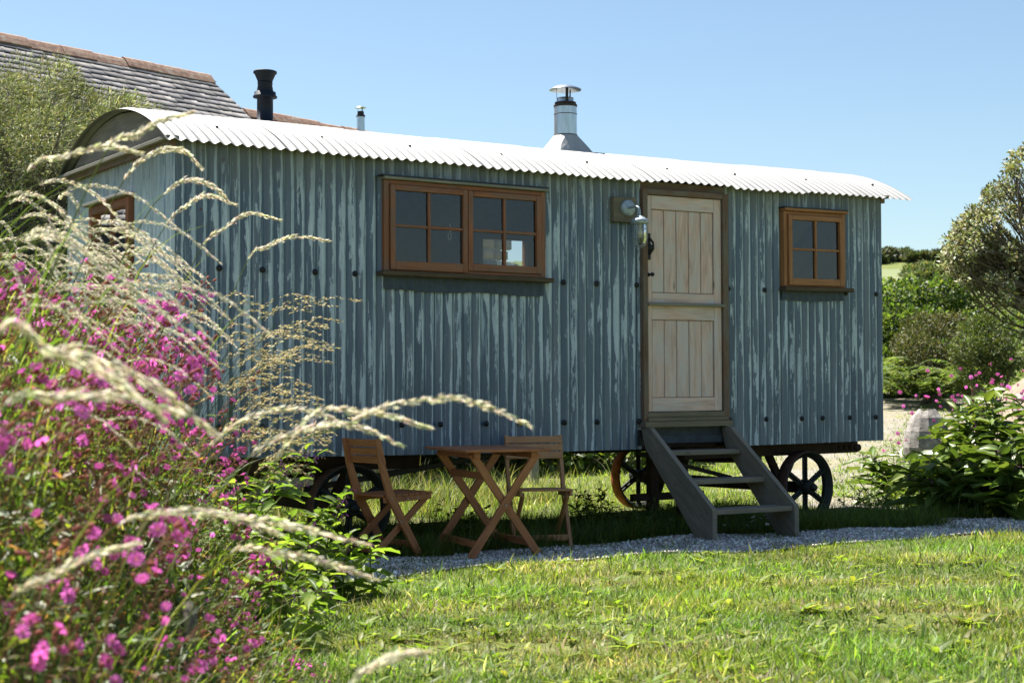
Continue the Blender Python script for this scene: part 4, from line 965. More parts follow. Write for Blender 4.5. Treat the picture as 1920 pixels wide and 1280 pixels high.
for k, (s_, t_, r_) in enumerate([(.06, .42, .13), (.13, .36, .15), (.16, .46, .20), (.10, .27, .11), (.22, .34, .16), (.24, .48, .17)]):
    rock('bank_stone', np.array(bank_pt(s_, t_))-np.array((0, 0, .02)), (r_*1.3, r_*1.1, r_*.5), BANK_LABELS[k], 30+k, 'stones of the earth bank')
def earth_bank():
    rows = []
    for t in np.linspace(0, 1, 16):
        dep = 17.5+8*t; row = []
        for s in np.linspace(0, 1, 10):
            row.append(bank_pt(s, t))
        rows.append(row)
    b = MB(); b.grid(rows); tag(b.build('earth_bank', plain('bank_earth', (.20, .155, .11), .95, 0, .4, 3., .6)), kind='structure')
earth_bank()

# ================================================================== lawn and other grass
GREENS = [(.125, .180, .024), (.175, .235, .034), (.225, .270, .060), (.080, .120, .020)]; STRAW = [(.30, .27, .14), (.38, .34, .20)]
def patch(x, y, s=1.0): return .5+.5*np.sin(x*1.3*s+2.1*np.sin(y*.9*s))*np.sin(y*1.7*s+1.3*np.sin(x*1.1*s+.7))
def in_view(x, y, mlo=-.20, mhi=.20, margin=.5):
    la, de = lat_dep(x, y); w = de*.3153+margin; return (de > 4.6) & (la > -w) & (la < w)
def bank_edge(dep): return np.interp(dep, [1, 3, 6, 9.4, 10.6], [-.55, -.62, -.95, -1.30, -1.75])
def make_lawn():
    N = 420000; dep = 5.2+7.6*rng.random(N)**1.15; la = (rng.random(N)*2-1)*(dep*.3153+.55); x, y = from_lat(la, dep)
    front = np.interp(x, [-1.6, .6, 2.4, 4.2, 6.0, 7.4, 9.5], [-1.38, -1.34, -1.45, -1.42, -1.44, -1.22, -1.5])
    edge = front+.07*np.sin(x*5.3)+.05*np.sin(x*13+1)+.04*np.sin(x*29)+rng.normal(0, .05, N)
    k = (y < edge) & (la > bank_edge(dep)-.25)
    x, y, dep = x[k], y[k], dep[k]; p = patch(x, y, 1.4); bare = patch(x+5, y*1.6, 2.1)
    k = rng.random(len(x)) > .85*ss((bare-.70)/.16)*(rng.random(len(x)) < .9); x, y, p, bare = x[k], y[k], p[k], bare[k]; n = len(x)
    C = pick(GREENS, n, .22, [.33, .33, .17, .17]); dry = rng.random(n) < .10+.40*ss((bare-.40)/.35); C[dry] = pick(STRAW, int(dry.sum()), .25)
    C *= (.66+.55*p)[:, None]*rng.uniform(.6, 1.35, n)[:, None]; sh = .5+.5*np.sin(x*3.1+y*2.3+2*np.sin(y*1.9)); C[:, 0] *= .84+.28*sh
    P = np.stack([x, y, ground_z(x, y)-.004], 1); L_ = rng.lognormal(-3.45, .42, n)*(.7+.75*p); wide = rng.random(n) < .22
    W_ = np.where(wide, rng.uniform(.008, .016, n), rng.uniform(.0022, .0050, n)); L_ = np.where(wide, L_*1.05, L_)
    lean = rng.uniform(.1, .9, n); V, F, CC = blades(P, rng.uniform(0, 6.28, n), L_, W_, lean, rng.uniform(0, .5, n), C, 3)
    tag(np_obj('lawn_grass', V, F, M['grass'], CC), 'short sunlit lawn grass with straw and bare patches in front of the gravel', 'grass', kind='stuff')
make_lawn()
def tuft_stuff(name, N, region, Lm, Ls, Wr, cols, probs, label, lean=(.1, .6), bend=(.1, .6), rows=3, material='grass', az=None):
    x, y = region(N); n = len(x); P = np.stack([x, y, ground_z(x, y)-.005], 1)
    a = rng.uniform(0, 6.28, n) if az is None else rng.normal(az, .8, n)
    V, F, C = blades(P, a, rng.lognormal(math.log(Lm), Ls, n), rng.uniform(*Wr, n), rng.uniform(*lean, n), rng.uniform(*bend, n), pick(cols, n, .22, probs), rows)
    return tag(np_obj(name, V, F, M[material], C), label, 'grass', kind='stuff')
def clumped(x0, x1, y0, y1, nc, sig):
    def f(N):
        cx, cy = rng.uniform(x0, x1, nc), rng.uniform(y0, y1, nc); k = rng.integers(nc, size=N); return cx[k]+rng.normal(0, sig, N), cy[k]+rng.normal(0, sig, N)
    return f
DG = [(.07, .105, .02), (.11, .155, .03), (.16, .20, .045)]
def reg_edge(N):
    x = rng.uniform(-.6, 7.4, N); y = -.48+.16*np.sin(x*2.3)+.07*np.sin(x*7.1)+np.abs(rng.normal(0, .22, N)); return x, y
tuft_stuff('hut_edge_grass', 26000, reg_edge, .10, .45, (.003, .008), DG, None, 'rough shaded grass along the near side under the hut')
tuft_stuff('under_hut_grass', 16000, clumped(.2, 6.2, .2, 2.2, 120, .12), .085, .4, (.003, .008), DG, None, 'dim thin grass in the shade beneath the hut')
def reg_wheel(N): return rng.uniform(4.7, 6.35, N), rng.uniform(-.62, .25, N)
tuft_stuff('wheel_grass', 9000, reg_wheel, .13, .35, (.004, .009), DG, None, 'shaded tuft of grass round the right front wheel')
def reg_gap(N):
    x = rng.uniform(-.5, 7.2, N); y = -.95+rng.normal(0, .25, N); k = patch(x*1.7, y*2.3, 1.6) > .62; return x[k], y[k]
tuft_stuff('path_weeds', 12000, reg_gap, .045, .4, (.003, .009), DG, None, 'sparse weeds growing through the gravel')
LM = [(.15, .195, .035), (.21, .25, .05), (.30, .31, .10), (.42, .36, .20)]
def reg_meadow(N):
    x = rng.uniform(-1, 14, N); y = 2.4+9.5*rng.random(N)**1.2
    tr = np.interp(x, [6.9, 7.0, 8.4, 10.6, 15], [-.5, .9, 2.9, 4.9, 8.3]); k = ~((x > 6.3) & (np.abs(y-tr) < 1.35+rng.normal(0, .35, N)) & (rng.random(N) < .95)); return x[k], y[k]
tuft_stuff('meadow_grass', 60000, reg_meadow, .060, .5, (.006, .014), LM, [.35, .35, .18, .12], 'sunlit meadow grass behind the hut seen beneath it')
def reg_long(N):
    x, y = clumped(1.2, 5.4, 2.3, 5.5, 70, .10)(N); return x, y
tuft_stuff('long_grass', 5000, reg_long, .24, .35, (.004, .009), [(.09, .12, .025), (.14, .17, .04), (.26, .22, .10)], None, 'long arching grass behind the hut', (.0, .35), (.2, .7), 4)
def reg_trackmid(N):
    t = rng.random(N)**.8; C_ = np.array(spline([(7.6, 1.9, 0), (8.6, 3.1, 0), (10.6, 4.9, 0), (15, 8.3, 0), (22.5, 14.6, 0), (27, 19, 0)], 60)); k = np.clip((t*58).astype(int), 0, 58); f = (t*58-k)[:, None]; P = C_[k]*(1-f)+C_[k+1]*f; T = unit(C_[k+1]-C_[k]); off = np.where(rng.random(N) < .6, rng.normal(0, .22, N), np.sign(rng.normal(0, 1, N))*(1.5+np.abs(rng.normal(0, .5, N)))); return P[:, 0]-T[:, 1]*off, P[:, 1]+T[:, 0]*off
tuft_stuff('track_grass', 17000, reg_trackmid, .05, .4, (.012, .026), GREENS, None, 'grass strips along the middle and sides of the gravel track')
def reg_right(N):
    x = rng.uniform(6.3, 12, N); y = rng.uniform(-2.2, 3.2, N); tr = np.interp(y, [-.5, .9, 2.9], [6.9, 7.0, 8.4]); f = np.interp(x, [6, 7.4, 9.5], [-1.06, -.82, -1.])
    k = (np.abs(x-tr) > .6+rng.normal(0, .12, N)) & (np.abs(y-f) > .42+rng.normal(0, .07, N)); return x[k], y[k]
tuft_stuff('verge_grass', 16000, reg_right, .075, .45, (.004, .010), GREENS, None, 'bright verge grass beside the path at right')
# plantain-like rosettes in the lawn
ros = []
for k in range(380):
    dep = 5.4+5.2*rng.random(); la = rng.uniform(-.10, .31)*dep; x, y = from_lat(la, dep)
    if la < bank_edge(dep)+.05 or y > -1.5: continue
    n = rng.integers(5, 9); a = rng.uniform(0, 6.28)+np.arange(n)*2.4; L_ = rng.uniform(.03, .11, n)*rng.uniform(.7, 1.2); P = np.tile(GZ(x, y)+np.array((0, 0, .01)), (n, 1)); el = rng.uniform(.25, .85, n)
    ros.append(leaves(P, np.stack([np.cos(a), np.sin(a), el], 1), np.stack([-np.cos(a)*el, -np.sin(a)*el, 1+0*a], 1), L_, L_*.30, pick([(.11, .165, .022), (.17, .225, .035), (.22, .26, .055)], n, .2), .25))
V, F, C = join(ros); tag(np_obj('lawn_plantains', V, F, M['shiny'], C), 'broad plantain leaves scattered through the lawn', 'weeds', kind='stuff')
# daisies under the steps
dm = MB(); dm.tube([(0, 0, 0), (.005, .004, .06), (.0, 0, .11)], .0016, 4)
for k in range(10):
    a = k*.628; d = np.array((math.cos(a), math.sin(a), .2)); s_ = np.cross(d, (0, 0, 1)); dm.add([np.array((0, 0, .11))+d*.003, np.array((0, 0, .11))+d*.012+s_*.004, np.array((0, 0, .112))+d*.017, np.array((0, 0, .11))+d*.012-s_*.004], [(0, 1, 2, 3)], None, 1)
d0 = None
for k in range(16):
    x, y = rng.uniform(3.8, 4.75), rng.uniform(-.62, -.30); g = GZ(x, y)
    if d0 is None: o = d0 = dm.build('daisy', [M['bark'], M['white']])
    else: o = d0.copy(); col.objects.link(o)
    o.location = g; o.rotation_euler = (rng.normal(.3, .2), rng.normal(0, .3), rng.uniform(0, 6)); o.scale = [rng.uniform(.8, 1.3)]*3
    tag(o, 'tiny white daisy in the shaded grass under the steps', 'daisy', 'daisies under the steps')

# ================================================================== flowering bank at left
rng = np.random.default_rng(2024)
WIND = unit(r0*1.0+np.array((.0, 0, 0)))
bank_p = lambda la, de: GZ(*from_lat(la, de))
# --- dense undergrowth
def undergrowth():
    N = 64000; dep = 2.6+7.0*rng.random(N); la = bank_edge(dep)+.12-2.6*rng.random(N)**1.1*(dep/9+.25); x, y = from_lat(la, dep); gzv = ground_z(x, y)
    P = np.stack([x, y, gzv], 1); hgt = .10+.70*ss((bank_edge(dep)+.15-la)/.8)*rng.random(N); P[:, 2] += hgt*rng.random(N)
    n1 = int(N*.30); a = rng.normal(-YAW+.0, 1.3, n1)
    p1 = blades(P[:n1]-np.array((0, 0, .05)), a, rng.lognormal(math.log(.15), .4, n1), rng.uniform(.003, .008, n1), rng.uniform(.1, .6, n1), rng.uniform(.1, .7, n1), pick([(.09, .135, .024), (.14, .19, .035), (.20, .25, .05), (.33, .30, .13)], n1, .25, [.35, .35, .2, .1]), 4)
    n2 = N-n1; p2 = leaves(P[n1:], unit(rand_dirs(n2)+WIND*.4+np.array((0, 0, .3))), unit(rand_dirs(n2)*.6+np.array((0, 0, 1.))), rng.lognormal(math.log(.05), .35, n2), rng.uniform(.010, .024, n2), pick([(.08, .125, .024), (.12, .175, .034), (.17, .22, .042), (.22, .12, .06)], n2, .25, [.30, .30, .2, .2]), .2, True)
    V, F, C = join([p1, p2]); tag(np_obj('bank_undergrowth', V, F, M['fol'], C), 'tangled green undergrowth covering the flowery bank at left', 'undergrowth', kind='stuff')
undergrowth()
# --- red campion
def petal_flower():
    b = MB()
    for k in range(5):
        a = k*2*math.pi/5; d = np.array((math.cos(a), math.sin(a), 0)); s_ = np.array((-d[1], d[0], 0)); o = np.array((0, 0, 0.))
        b.add([o+d*.001, d*.0065+s_*.0045+np.array((0, 0, .001)), d*.0135+s_*.0060+np.array((0, 0, -.0005)), d*.0105+np.array((0, 0, .0012)), d*.0135-s_*.0060+np.array((0, 0, -.0005)), d*.0065-s_*.0045+np.array((0, 0, .001))], [(0, 1, 2, 3), (0, 3, 4, 5)])
    b.lathe((0, 0, -.014), [(.0012, -.004), (.0042, -.001), (.0052, .004), (.0034, .012), (.003, .0145)], 6, mi=1, cap=False); return b
def colmat(name, c, trans=.45):
    m, n, L = mat(name); d = nd(n, 'BsdfDiffuse'); t = nd(n, 'BsdfTranslucent'); oi = nd(n, 'ObjectInfo'); cc = ramp(n, oi.outputs['Random'], [(0., tuple(x*.75 for x in c)), (.5, c), (1., tuple(min(.9, x*1.25+.03) for x in c))])
    L(cc, d.inputs[0]); L(cc, t.inputs[0]); a = nd(n, 'MixShader', Fac=trans); L(d.outputs[0], a.inputs[1]); L(t.outputs[0], a.inputs[2]); out(n, a.outputs[0]); return m
M['pink'] = colmat('campion_pink', (.86, .16, .58), .62); M['calyx'] = colmat('campion_calyx', (.33, .125, .10), .35); M['cstem'] = colmat('campion_stem', (.22, .11, .075), .15); M['purple'] = colmat('comfrey_purple', (.20, .07, .22), .4); M['gstem'] = colmat('green_stem', (.13, .17, .05), .25); M['brownbell'] = colmat('spent_bell', (.20, .15, .115), .3)
flower_me = None
def campion_proto(seed, H, nst=6):
    global rng, flower_me
    r_ = np.random.default_rng(seed); root = empty('red_campion', (0, 0, 0)); sb = MB(); tips = []; leafP = []
    for s_ in range(nst):
        h = H*r_.uniform(.65, 1.05); a = r_.uniform(0, 6.28); o = np.array((r_.normal(0, .04), r_.normal(0, .04), -.03)); sp = r_.uniform(.05, .22)
        pts = spline([o, o+np.array((math.cos(a)*sp*.3+.03, math.sin(a)*sp*.3, h*.45)), o+np.array((math.cos(a)*sp+.12*h, math.sin(a)*sp, h*.85)), o+np.array((math.cos(a)*sp*1.3+.20*h, math.sin(a)*sp*1.3, h))], 10)
        sb.tube(pts, list(np.linspace(.0026, .0014, 10)), 5, cap=False)
        for i in (2, 4, 5, 6):
            for sg in (0, math.pi): leafP.append((pts[i], a+sg+i*1.57, .05*r_.uniform(.7, 1.3)))
        for j in range(r_.integers(5, 9)):
            i = r_.integers(6, 10); q = np.array(pts[i]); d = unit(np.array((r_.normal(.5, .6), r_.normal(0, .7), r_.uniform(.3, 1.1)))); l_ = r_.uniform(.025, .085); e = q+d*l_
            sb.tube([q, q+d*l_*.5+np.array((0, 0, .006)), e], [.0014, .0012, .001], 4, cap=False); tips.append((e, d))
    sb.build('stems', M['cstem'], root)
    P = np.array([p for p, _, _ in leafP]); a = np.array([x for _, x, _ in leafP]); L_ = np.array([x for *_, x in leafP]); V, F, C = leaves(P, np.stack([np.cos(a), np.sin(a), .35+0*a], 1), np.stack([-.3*np.cos(a), -.3*np.sin(a), 1+0*a], 1), L_, L_*.36, pick([(.075, .105, .028), (.11, .135, .04), (.16, .10, .05)], len(P), .2, [.45, .35, .2]), .3); np_obj('leaves', V, F, M['fol'], C, root)
    cb = MB(); nf = 0
    for i, (e, d) in enumerate(tips):
        if r_.random() < .36:
            if flower_me is None:
                o = petal_flower().build('flower', [M['pink'], M['calyx']], root); flower_me = o.data
            else: o = link('flower', flower_me, (0, 0, 0), root)
            o.location = e+d*.016; dd = unit(d*.6+np.array((.45, -.75, .25))*r_.uniform(.2, 1.1)+r_.normal(0, .35, 3)); o.rotation_euler = Vector(dd).to_track_quat('Z', 'Y').to_euler(); o.scale = [r_.uniform(1.05, 1.6)]*3
        else: cb.lathe(e, [(.0012, -.002), (.0042, .003), (.0055, .009), (.0042, .015), (.0015, .018)], 6, d, cap=False)
    tag(cb.build('calyxes', M['calyx'], root), kind='stuff'); return root
def place(proto_list, used, i, loc, rz, sc, label, cat, group, tilt=0.):
    p = proto_list[i]
    o = p if i not in used else copy_tree(p); used.add(i)
    o.location = loc; o.rotation_euler = (0, tilt, rz); o.scale = (sc,)*3; tag(o, label, cat, group); return o
protos = [campion_proto(100+i, .80, 8) for i in range(6)]; used = set()
spots = []
for dep in np.arange(3.1, 9.2, .34):
    be = bank_edge(dep); lim = -.335*dep
    la = be-.12
    while la > lim-.15:
        spots.append((la+rng.normal(0, .07), dep+rng.normal(0, .12))); la -= .17+.016*dep
spots = [s for s in spots if s[0] < bank_edge(s[1])-.05]
for k, (la, dep) in enumerate(spots):
    inner = ss((bank_edge(dep)-la)/.7); H = (.42+.72*inner)*rng.uniform(.72, 1.12)*(1. if dep < 7 else .8)
    bp = bank_p(la, dep); H = min(H*rng.uniform(.95, 1.3), max(.35, (1.08+dep*(734-rng.uniform(385, 620))/3045-bp[2])/.93))
    place(protos, used, k % 6, bp, -YAW+rng.normal(0, .35), H, ('blurred pink campion close to the camera at lower left' if dep < 4 else 'pink campion in the thick of the flowery bank at left' if la < bank_edge(dep)-.55 else 'pink campion along the lawn side of the flowery bank' if dep < 6.6 else 'pink campion at the far end of the bank near the hut wall'), 'flower', 'red campions on the bank')
for px, py, dep, lb in [(505, 1290, 5.5, 'low pink campion at the bottom edge beside the lawn'), (598, 1285, 5.6, 'small pink campion standing alone at the lawn edge'), (545, 1262, 5.8, 'low pink campion between the two at the lawn edge')]:
    q = AT(px, py, dep); place(protos, used, int(rng.integers(5)), GZ(q[0], q[1])-np.array((0, 0, .06)), rng.uniform(0, 6), .28, lb, 'flower', 'red campions on the bank')

# --- seeding grasses
def grass_thing(pts, hf, label, head_len_spk=.013, dense=22, thick=.0016, cols=None, group='seeding grasses on the bank', spread=.010, leaf=True, root=None, name='seeding_grass'):
    n = 26; C = np.array(spline(pts, n)); own = root is None
    if own: root = empty(name, C[0], local=False, label=label, cat='grass', group=group)
    b = MB(); b.tube(C, list(np.linspace(thick, thick*.35, n)), 4, cap=False); b.build('stem', M['gstem'], root)
    cols = cols or [(.68, .64, .52), (.78, .75, .66), (.50, .51, .30), (.66, .56, .50)]
    t = np.sort(rng.uniform(hf, 1., dense*7)); idx = t*(n-1); i0 = np.clip(idx.astype(int), 0, n-2); f = (idx-i0)[:, None]; P = C[i0]*(1-f)+C[i0+1]*f; T = unit(C[i0+1]-C[i0])
    env = np.sin(np.clip((t-hf)/(1-hf), 0, 1)*np.pi*.86+.32)[:, None]; R_ = rand_dirs(len(t)); P = P+R_*spread*env*rng.random((len(t), 1))+np.array((0, 0, -1.))*spread*.5*env*rng.random((len(t), 1)); D = unit(T+R_*.24)
    V, F, CC = leaves(P, D, unit(rand_dirs(len(t))), head_len_spk*rng.uniform(.7, 1.25, len(t)), head_len_spk*.20, pick(cols, len(t), .2), .05, False, .3); tag(np_obj('seed_head', V, F, M['dry'], CC, root), kind='stuff')
    if leaf:
        k = rng.integers(2, 4); P = C[[2, 5, 7][:k]]; az = rng.normal(-YAW, .6, k); V, F, CC = blades(P, az, rng.uniform(.28, .55, k), rng.uniform(.005, .009, k), rng.uniform(.1, .4, k), rng.uniform(.3, .8, k), pick([(.11, .15, .03), (.15, .19, .045), (.26, .24, .06)], k, .15), 6); np_obj('leaf', V, F, M['grass'], CC, root)
    return root
ARCS = [  # pixel path of the head, distance, share of the stem that is head, label
 ([(222, 356), (277, 293), (336, 279), (376, 313)], 5.4, .62, 'green arching grass head crossing the hut corner under the eave'),
 ([(265, 420), (317, 356), (356, 336), (404, 352), (426, 376)], 5.6, .55, 'arching grass head just right of the hut corner'),
 ([(300, 440), (356, 380), (392, 366), (438, 382)], 5.8, .6, 'short bent grass head below the hut corner'),
 ([(372, 475), (420, 427), (467, 400), (522, 412)], 6.2, .55, 'straight rising grass head halfway between hut corner and window'),
 ([(459, 499), (499, 463), (554, 443), (613, 451)], 6.4, .55, 'grass head reaching farthest right towards the wide window'),
 ([(190, 300), (253, 253), (300, 226), (356, 212)], 3.9, .6, 'blurred tan grass head in front of the gable'),
 ([(40, 336), (119, 293), (198, 273), (258, 286)], 4.0, .55, 'blurred tan grass head left of the gable'),
 ([(520, 862), (640, 800), (735, 758), (850, 745), (930, 768), (990, 796)], 3.6, .50, 'long blurred grass head arching over the left chair and table'),
 ([(455, 868), (560, 806), (660, 795), (752, 834)], 3.9, .55, 'blurred grass head drooping just above the left chair'),
 ([(350, 985), (450, 968), (560, 988), (684, 1020)], 3.4, .55, 'thick blurred grass head low in front of the left chair'),
 ([(420, 1045), (520, 1035), (610, 1052), (702, 1085)], 3.5, .6, 'thin blurred grass head drooping over the gravel at left'),
 ([(640, 1300), (700, 1246), (750, 1226), (795, 1221)], 2.9, .5, 'pale blurred grass head at the bottom edge over the lawn'),
 ([(60, 690), (200, 680), (300, 730), (400, 810)], 2.7, .5, 'very blurred grass head bowing across the left flowers'),
 ([(-20, 640), (90, 655), (200, 700), (300, 780)], 2.5, .55, 'very blurred grass head at the left edge'),
 ([(-10, 780), (100, 745), (220, 740), (330, 772)], 2.6, .5, 'blurred pale grass head low across the left edge'),
 ([(560, 800), (690, 772), (800, 800)], 3.7, .6, 'small blurred grass head under the long arching one'),
 ([(380, 850), (470, 780), (560, 765), (640, 790)], 4.2, .5, 'blurred grass head against the wall left of the chair'),
 ([(200, 1000), (320, 960), (430, 965), (520, 1000)], 3.2, .5, 'blurred tan head among the low leaves'),
 ([(10, 1130), (90, 1080), (170, 1040), (250, 1020)], 2.9, .5, 'blurred pale head in the lower left corner'),
]
for px, dep, hf, lb in ARCS:
    pts = [AT(x, y, dep+.05*i) for i, (x, y) in enumerate(px)]; p0, p1 = pts[0], pts[1]
    gd = bank_p(*lat_dep(*(p0-r0*.30-np.array((0, 0, 0)))[:2])); dz = max(.25, p0[2]-gd[2]); back = unit(p0-p1)
    base = np.array((*(p0-r0*min(.38, dz*.5))[:2], 0)); base[2] = float(ground_z(base[0], base[1]))-.02
    midp = p0*.55+base*.45+np.array((0, 0, .06))-r0*.02
    grass_thing([base, midp]+pts, .42 if len(pts) < 5 else .45, lb, .021, 40, .0024, spread=.0095, group='seeding grasses on the bank')
gproto = []
for i in range(6):
    h = rng.uniform(.75, 1.0); root = empty('seeding_grass', (0, 0, 0)); s_ = rng.uniform(.30, .50)
    pts = [(0, 0, -.03), (.05, .01, h*.45), (s_*.35, .02, h*.85), (s_*.75, .02, h*1.0), (s_*1.1, .0, h*.98), (s_*1.4, -.02, h*.86)]
    grass_thing(pts, .58, '', .015, 26, .0016, root=root, spread=.0065); gproto.append(root)
rng = np.random.default_rng(77); gused = set(); k = 0
while k < 165:
    dep = rng.uniform(3.3, 8.8); la = rng.uniform(-.37*dep, bank_edge(dep)-.12); bp = bank_p(la, dep)
    px0 = 960+la/dep*FPX; yt = rng.uniform(*((290, 600) if k % 3 else (560, 900)))+max(0, px0-120)*.5
    sc = float(np.clip((1.08+dep*(734-yt)/FPX-bp[2])/.88, .38, 1.15))
    tip = px0+.62*sc/dep*FPX
    if tip > (485 if yt < 700 else 560) or (dep < 4.2 and tip > 400): continue
    place(gproto, gused, k % 6, bp, -YAW+rng.normal(0, .45), sc, ('seeding grass stem bowed by the wind high among the campions' if yt < 560 else 'low seeding grass stem bent over the foot of the bank'), 'grass', 'seeding grasses on the bank'); k += 1
# fine dry fescue clumps against the hut wall
for c, (px, py, dep, ns, hgt) in enumerate([(395, 880, 8.7, 42, 1.05), (440, 860, 9.0, 34, .92), (340, 880, 8.4, 38, 1.1)]):
    q = AT(px, py, dep); base = GZ(q[0], q[1]); root = empty('fescue_clump', base, local=False, label=['dry straw-coloured fescue clump against the hut wall', 'straw fescue clump nearest the left chair', 'straw fescue clump by the hut corner'][c], cat='grass', group='dry fescues by the hut')
    for j in range(ns):
        h = hgt*rng.uniform(.55, 1.1); s_ = rng.uniform(.2, .55)*h; o = base+np.array((rng.normal(0, .07), rng.normal(0, .07), -.02)); sd = rng.normal(0, .12); dirh = unit(r0+np.array((-r0[1], r0[0], 0))*sd)
        pts = [o, o+dirh*s_*.15+np.array((0, 0, h*.5)), o+dirh*s_*.55+np.array((0, 0, h*.85)), o+dirh*s_+np.array((0, 0, h)), o+dirh*s_*1.35+np.array((0, 0, h*.99))]
        n = 18; C = np.array(spline(pts, n)); b = MB(); b.tube(C, list(np.linspace(.0014, .0005, n)), 3, cap=False); b.build('stem', M['strawstem'] if 'strawstem' in M else M['gstem'], root)
        t = np.sort(rng.uniform(.6, 1, 46)); idx = t*(n-1); i0 = np.clip(idx.astype(int), 0, n-2); f = (idx-i0)[:, None]; P = C[i0]*(1-f)+C[i0+1]*f; T = unit(C[i0+1]-C[i0]); V, F, CC = leaves(P+rng.normal(0, .0045, P.shape), unit(T+rand_dirs(46)*.40), rand_dirs(46), .020, .0050, pick([(.42, .36, .20), (.52, .45, .28), (.33, .29, .14)], 46, .2), .05, False, .3); tag(np_obj('seed_head', V, F, M['dry'], CC, root), kind='stuff')

# --- comfrey: broad-leaved plants, every leaf a part
leaf_sets = {}
def comfrey_leaf(i):
    L_ = 1.0; W_ = (.34, .40, .30, .44)[i]; rows = []
    for s in np.linspace(0, 1, 7):
        w = W_*.5*math.sin(math.pi*min(1, s*.94+.03)**.8)**.85; row = []
        for q in (-1, -.5, 0, .5, 1): row.append((s*L_, q*w, (.09*abs(q)-.26*s*s*(1.+.3*i)+.02*math.sin(s*16+i)*q)*L_))
        rows.append(row)
    return rows
LC = [(.11, .18, .028), (.145, .22, .038), (.09, .145, .03), (.20, .26, .05)]
def comfrey(loc, H, nst, rz, label, lf=1.0, group='comfrey plants', lean=(.1, 0), mat_='shiny', bells=True, cat='plant', spread=.5):
    root = empty('comfrey', loc, rz, label=label, cat=cat, group=group); sb = MB(); bells_p = []
    leaf_me = leaf_sets.setdefault(mat_, [])
    if not leaf_me:
        for i in range(4):
            for j in range(3):
                b = MB(); b.grid(comfrey_leaf(i)); o = b.build('leaf', M[mat_], root, None, tuple(x*(.8 if mat_ == 'deep' else 1.1) for x in LC[(i+j) % 4])); me = o.data; leaf_me.append(me); c = np.array(o.location); me.transform(Matrix.Translation(c)); bpy.data.objects.remove(o)
    for s_ in range(nst):
        a = rng.uniform(0, 6.28); h = H*rng.uniform(.7, 1.08); o = np.array((rng.normal(0, .05), rng.normal(0, .05), -.03)); sp = rng.uniform(.2, 1.)*spread*H
        pts = spline([o, o+np.array((math.cos(a)*sp*.25, math.sin(a)*sp*.25, h*.45)), o+np.array((math.cos(a)*sp*.65+lean[0]*h, math.sin(a)*sp*.65+lean[1]*h, h*.82)), o+np.array((math.cos(a)*sp+lean[0]*h*1.6, math.sin(a)*sp+lean[1]*h*1.6, h))], 12); sb.tube(pts, list(np.linspace(.006, .002, 12)), 5, cap=False)
        az = rng.uniform(0, 6.28)
        for i in range(1, 12):
            az += 2.2+rng.normal(0, .4); l_ = lf*np.interp(i, [1, 5, 11], [.24, .19, .085])*rng.uniform(.8, 1.2); el = rng.uniform(.1, .8) if i < 10 else rng.uniform(.5, 1.1)
            ob = link('leaf', leaf_me[rng.integers(12)], (0, 0, 0), root); ob.location = pts[i]; ob.rotation_euler = (rng.normal(0, .3), -el+.15, az); ob.scale = (l_,)*3
        if bells: bells_p += [pts[-1], pts[-2]]
    sb.build('stems', M['gstem'], root)
    if bells_p:
        bb = MB(); cb = MB()
        for q in bells_p:
            for j in range(9):
                d = unit(np.array((rng.normal(.2, .6), rng.normal(0, .6), rng.uniform(-.9, .3)))); e = np.array(q)+d*rng.uniform(.012, .04); (bb if j < 3 else cb).lathe(e, [(.0015, 0), (.0034, -.006), (.0036, -.012), (.0044, -.017)] if j < 3 else [(.001, 0), (.0026, -.005), (.0008, -.013)], 5, unit(np.array((rng.normal(0, .5), rng.normal(0, .5), 1.))), cap=False)
        tag(bb.build('bells', M['purple'], root), kind='stuff'); tag(cb.build('spent_bells', M['brownbell'], root), kind='stuff')
    return root
for px, py, dep, H, ns, lb in [(470, 930, 8.6, .72, 6, 'comfrey under the fescue by the hut wall'), (540, 935, 8.8, .62, 6, 'comfrey hiding the left wheel'), (600, 1000, 8.5, .40, 4, 'low comfrey left of the chair legs'), (500, 1010, 7.8, .55, 5, 'comfrey in the middle of the bank edge'), (560, 1085, 8.0, .20, 3, 'small comfrey at the gravel edge'), (672, 1090, 8.6, .36, 3, 'comfrey sprig in front of the left chair foot'), (430, 1000, 7.6, .60, 5, 'comfrey behind the blurred grass heads'), (470, 1130, 6.9, .40, 5, 'broad dark comfrey beside the lawn'), (540, 1170, 6.8, .30, 4, 'spreading comfrey overhanging the lawn')]:
    q = AT(px, py, dep); comfrey(GZ(q[0], q[1]), H, ns, -YAW, lb, .85, lean=(.14, 0))
for px, dep, H, ns, lb in [(1700, 15.4, .50, 6, 'low comfrey at the left end of the right-hand bed'), (1755, 14.8, .48, 7, 'comfrey in front of the boulder'), (1800, 14.4, .95, 9, 'tall comfrey in the middle of the right-hand bed'), (1850, 14.6, 1.05, 9, 'tallest comfrey right of the middle of the bed'), (1905, 14.2, 1.05, 9, 'tall comfrey at the right edge of the photo'), (1840, 13.9, .70, 8, 'comfrey at the front of the right-hand bed'), (1890, 13.6, .70, 8, 'front comfrey by the right edge over the path'), (1950, 14.0, 1.05, 8, 'comfrey cut by the right edge of the photo'), (1780, 13.9, .50, 7, 'low comfrey at the path edge')]:
    q = AT(px, 900, dep); comfrey(GZ(q[0], q[1]), H, ns, rng.uniform(0, 6), lb, 1.75, 'comfrey in the right-hand bed', spread=.42, mat_='deep')
